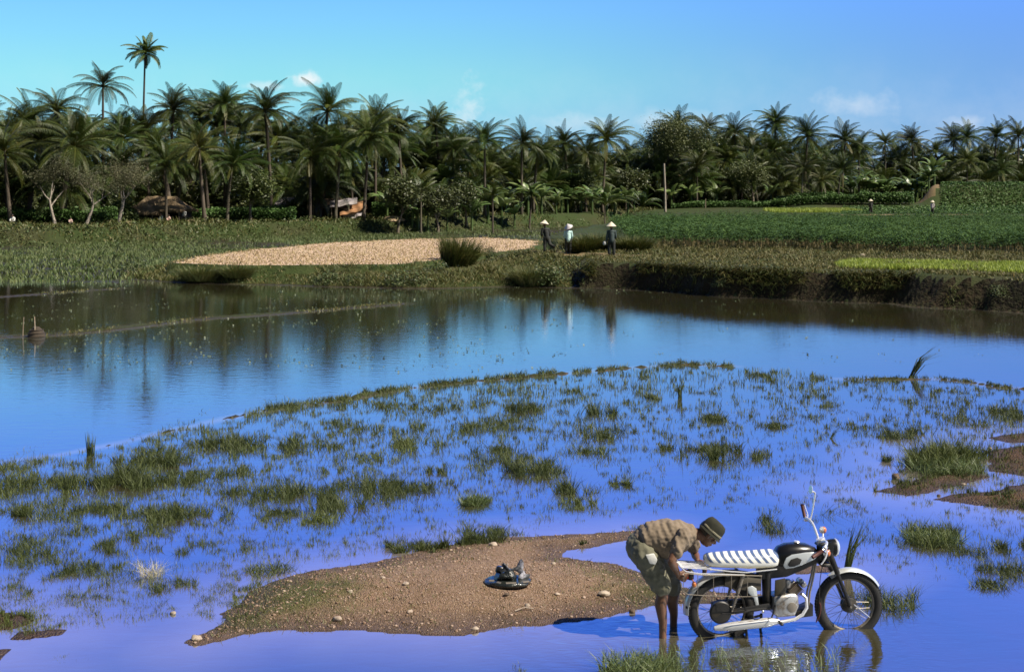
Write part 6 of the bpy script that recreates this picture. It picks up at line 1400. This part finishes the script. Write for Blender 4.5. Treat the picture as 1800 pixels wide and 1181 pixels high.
# ================================================================== huts
M_thatch = material('thatch', (.17, .12, .065), .95, (.25, .185, .11), 2.2, bump=.9, bscale=18, bdist=.06); M_dthatch = material('dark_thatch', (.08, .055, .035), .95, (.12, .085, .05), 2.2, bump=.9, bscale=18, bdist=.06)
M_othatch = material('rusty_thatch', (.27, .13, .055), .95, (.20, .10, .05), 2.2, bump=.9, bscale=18, bdist=.06)
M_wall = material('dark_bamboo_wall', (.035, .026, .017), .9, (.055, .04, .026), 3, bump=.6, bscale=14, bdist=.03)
M_tin = material('pale_sheet', (.44, .40, .42), .7, (.30, .27, .25), 1.2, bump=.4, bscale=6, bdist=.04); M_tano = material('orange_sheet', (.40, .20, .09), .8, (.24, .13, .06), 1.5, bump=.4, bscale=6, bdist=.04)
def hut(px, D, wid, dep, eave, ridge, label, mat=M_thatch, rz=0.0, hip_=.9, posts=4, sunk=0.0):
    p = gp(px, D); root = empty('thatched_hut', (p.x, p.y, p.z - sunk), rz); mb = MB(); hx, hy = wid / 2, dep / 2; e = .35; th = .16
    prof = []
    nx = 20; rings = []
    for i in range(nx + 1):
        x = -hx - e + (wid + 2 * e) * i / nx; t = min(1, (hx + e - abs(x)) / (hip_ + e)); top = eave + (ridge - eave) * t; y = hy + e
        sag = .04 * math.sin(i * 1.7) + .03 * math.sin(i * 3.1)
        rings.append([(x, -y, eave - .12 + sag), (x, -y * .5, eave + (top - eave) * .5 + .07 + sag * .5), (x, 0, top + .03 + sag), (x, y * .5, eave + (top - eave) * .5 + .07), (x, y, eave - .12),
                      (x, y - .12, eave - .14), (x, 0, max(top - th, eave - .1)), (x, -y + .12, eave - .14 + sag)])
    mb.loft(rings); o = mb.build('roof', mat, root, angle=50)
    for v in o.data.vertices: v.co += Vector((0, 0, .05 * mnoise.noise(v.co * 2.5)))
    # ragged straw fringe along the eaves
    n = 900; t_ = rng.random(n); side = rng.integers(0, 2, n); X = np.where(side == 0, -hx - e + (wid + 2 * e) * t_, np.where(rng.random(n) < .5, -hx - e, hx + e)); Y = np.where(side == 0, -hy - e, -hy - e + (dep + 2 * e) * t_)
    P_ = P3(X + rng.normal(0, .02, n), Y, np.full(n, eave - .05)); V = np.stack([P_ + [-.03, 0, 0], P_ + [.03, 0, 0], P_ + P3(rng.normal(0, .05, n), rng.normal(0, .03, n), -rng.uniform(.12, .34, n))], 1).reshape(-1, 3)
    link('fringe', np_mesh('fringe', V, np.arange(n * 3).reshape(-1, 3), False, None, [mat]), o)
    mb = MB(); wt = .08
    mb.box((0, hy - .1, eave / 2), (wid - .2, wt, eave)); mb.box((-hx + .1, .0, eave / 2), (wt, dep - .36, eave)); mb.box((hx - .1, .0, eave / 2), (wt, dep - .36, eave))
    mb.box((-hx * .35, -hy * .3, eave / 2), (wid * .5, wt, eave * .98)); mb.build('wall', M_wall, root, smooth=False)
    for k in range(posts):
        mb = MB(); x = -hx + .15 + (wid - .3) * k / (posts - 1); mb.tube([(x, -hy - .05, -.2), (x + .02, -hy - .04, eave + .1)], .05, 7); mb.build('post', M_stick, root)
    tag(root, label, 'hut'); return root
hut(284, 128, 4.7, 3.4, 1.2, 2.3, 'thatched hut with a dark open front at the foot of the left grove', M_thatch, R(-6), 1.0, 4)
hut(254, 126.3, 1.5, 1.3, 1.0, 1.7, 'low thatched lean-to at the left end of the thatched hut', M_thatch, R(20), .5, 2)
hut(172, 131, 2.2, 2.0, 1.2, 2.0, 'brown thatch roof showing above the leafy crop between the pale trunked trees', M_dthatch, R(8), .7, 2)
hut(122, 132, 1.1, 1.0, 1.4, 1.9, 'small rusty thatch roof above the leafy crop left of the brown thatch roof', M_othatch, 0, .3, 2)
hut(508, 140, 1.8, 1.5, 1.6, 2.1, 'small hut with pale greyish roof in the shade left of the lean-to', M_tin, R(5), .4, 2)
# lean-to with loose pale and orange roof sheets
p = gp(598, 139); root = empty('shed', p, R(0)); tag(root, 'dark open shed with pale and orange sheets on its sagging roof', 'shed')
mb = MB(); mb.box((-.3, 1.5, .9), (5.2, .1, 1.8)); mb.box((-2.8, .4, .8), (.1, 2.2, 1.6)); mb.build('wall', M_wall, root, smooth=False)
def sheet(name, c, d, mat, rot):
    mb = MB(); n = 14; rings = []
    for i in range(n + 1):
        x = -d[0] / 2 + d[0] * i / n; z = .05 * math.sin(i * .9) ; rings.append([(x, -d[1] / 2, z), (x, d[1] / 2, z + .03), (x, d[1] / 2, z - .03), (x, -d[1] / 2, z - .05)])
    mb.loft(rings); o = mb.build(name, mat, root, angle=60); o.location = c; o.rotation_euler = rot
sheet('roof_sheet', (-.9, .5, 1.55), (3.6, 2.2, .1), M_dthatch, (R(24), 0, 0)); sheet('roof_sheet', (.35, -.3, 1.62), (2.7, 1.1, .1), M_tin, (R(32), R(-9), 0)); sheet('roof_sheet', (1.7, -.2, 1.15), (1.8, 1.3, .1), M_tano, (R(38), R(-20), R(8)))
sheet('roof_sheet', (1.0, -.8, .75), (1.9, .7, .1), M_tano, (R(30), R(-14), 0)); sheet('roof_sheet', (1.7, -.9, .35), (1.3, .5, .1), M_tin, (R(35), R(-22), 0))
for x, y in ((-2.6, -.5), (-.8, -.6), (.9, -.7), (2.4, -.6)):
    mb = MB(); mb.tube([(x, y, -.2), (x + .03, y, 1.35)], .05, 7); mb.build('post', M_stick, root)
M_heap = material('straw_heap', (.40, .30, .20), .95, (.30, .22, .13), 3, bump=.9, bscale=14, bdist=.08)
for (px, D, rx, h_, lb) in ((489, 134, .58, .62, 'pale rounded straw heap at the edge of the far bank left of the shed'), (692, 139, 1.0, .35, 'low brown heap at the edge of the far bank right of the shed'), (338, 124, .5, .35, 'small tan heap beside the right end of the thatched hut'), (227, 119, .6, .25, 'low earth heap right of the rightmost pale trunked tree')):
    vs, fs = rock_arr(px, 18); mb = MB(); mb.add([(v.x * rx, v.y * rx, max(v.z, -.2) * h_) for v in vs], fs); o = mb.build('heap', M_heap, None, angle=70); o.location = gp(px, D); tag(o, lb, 'heap')
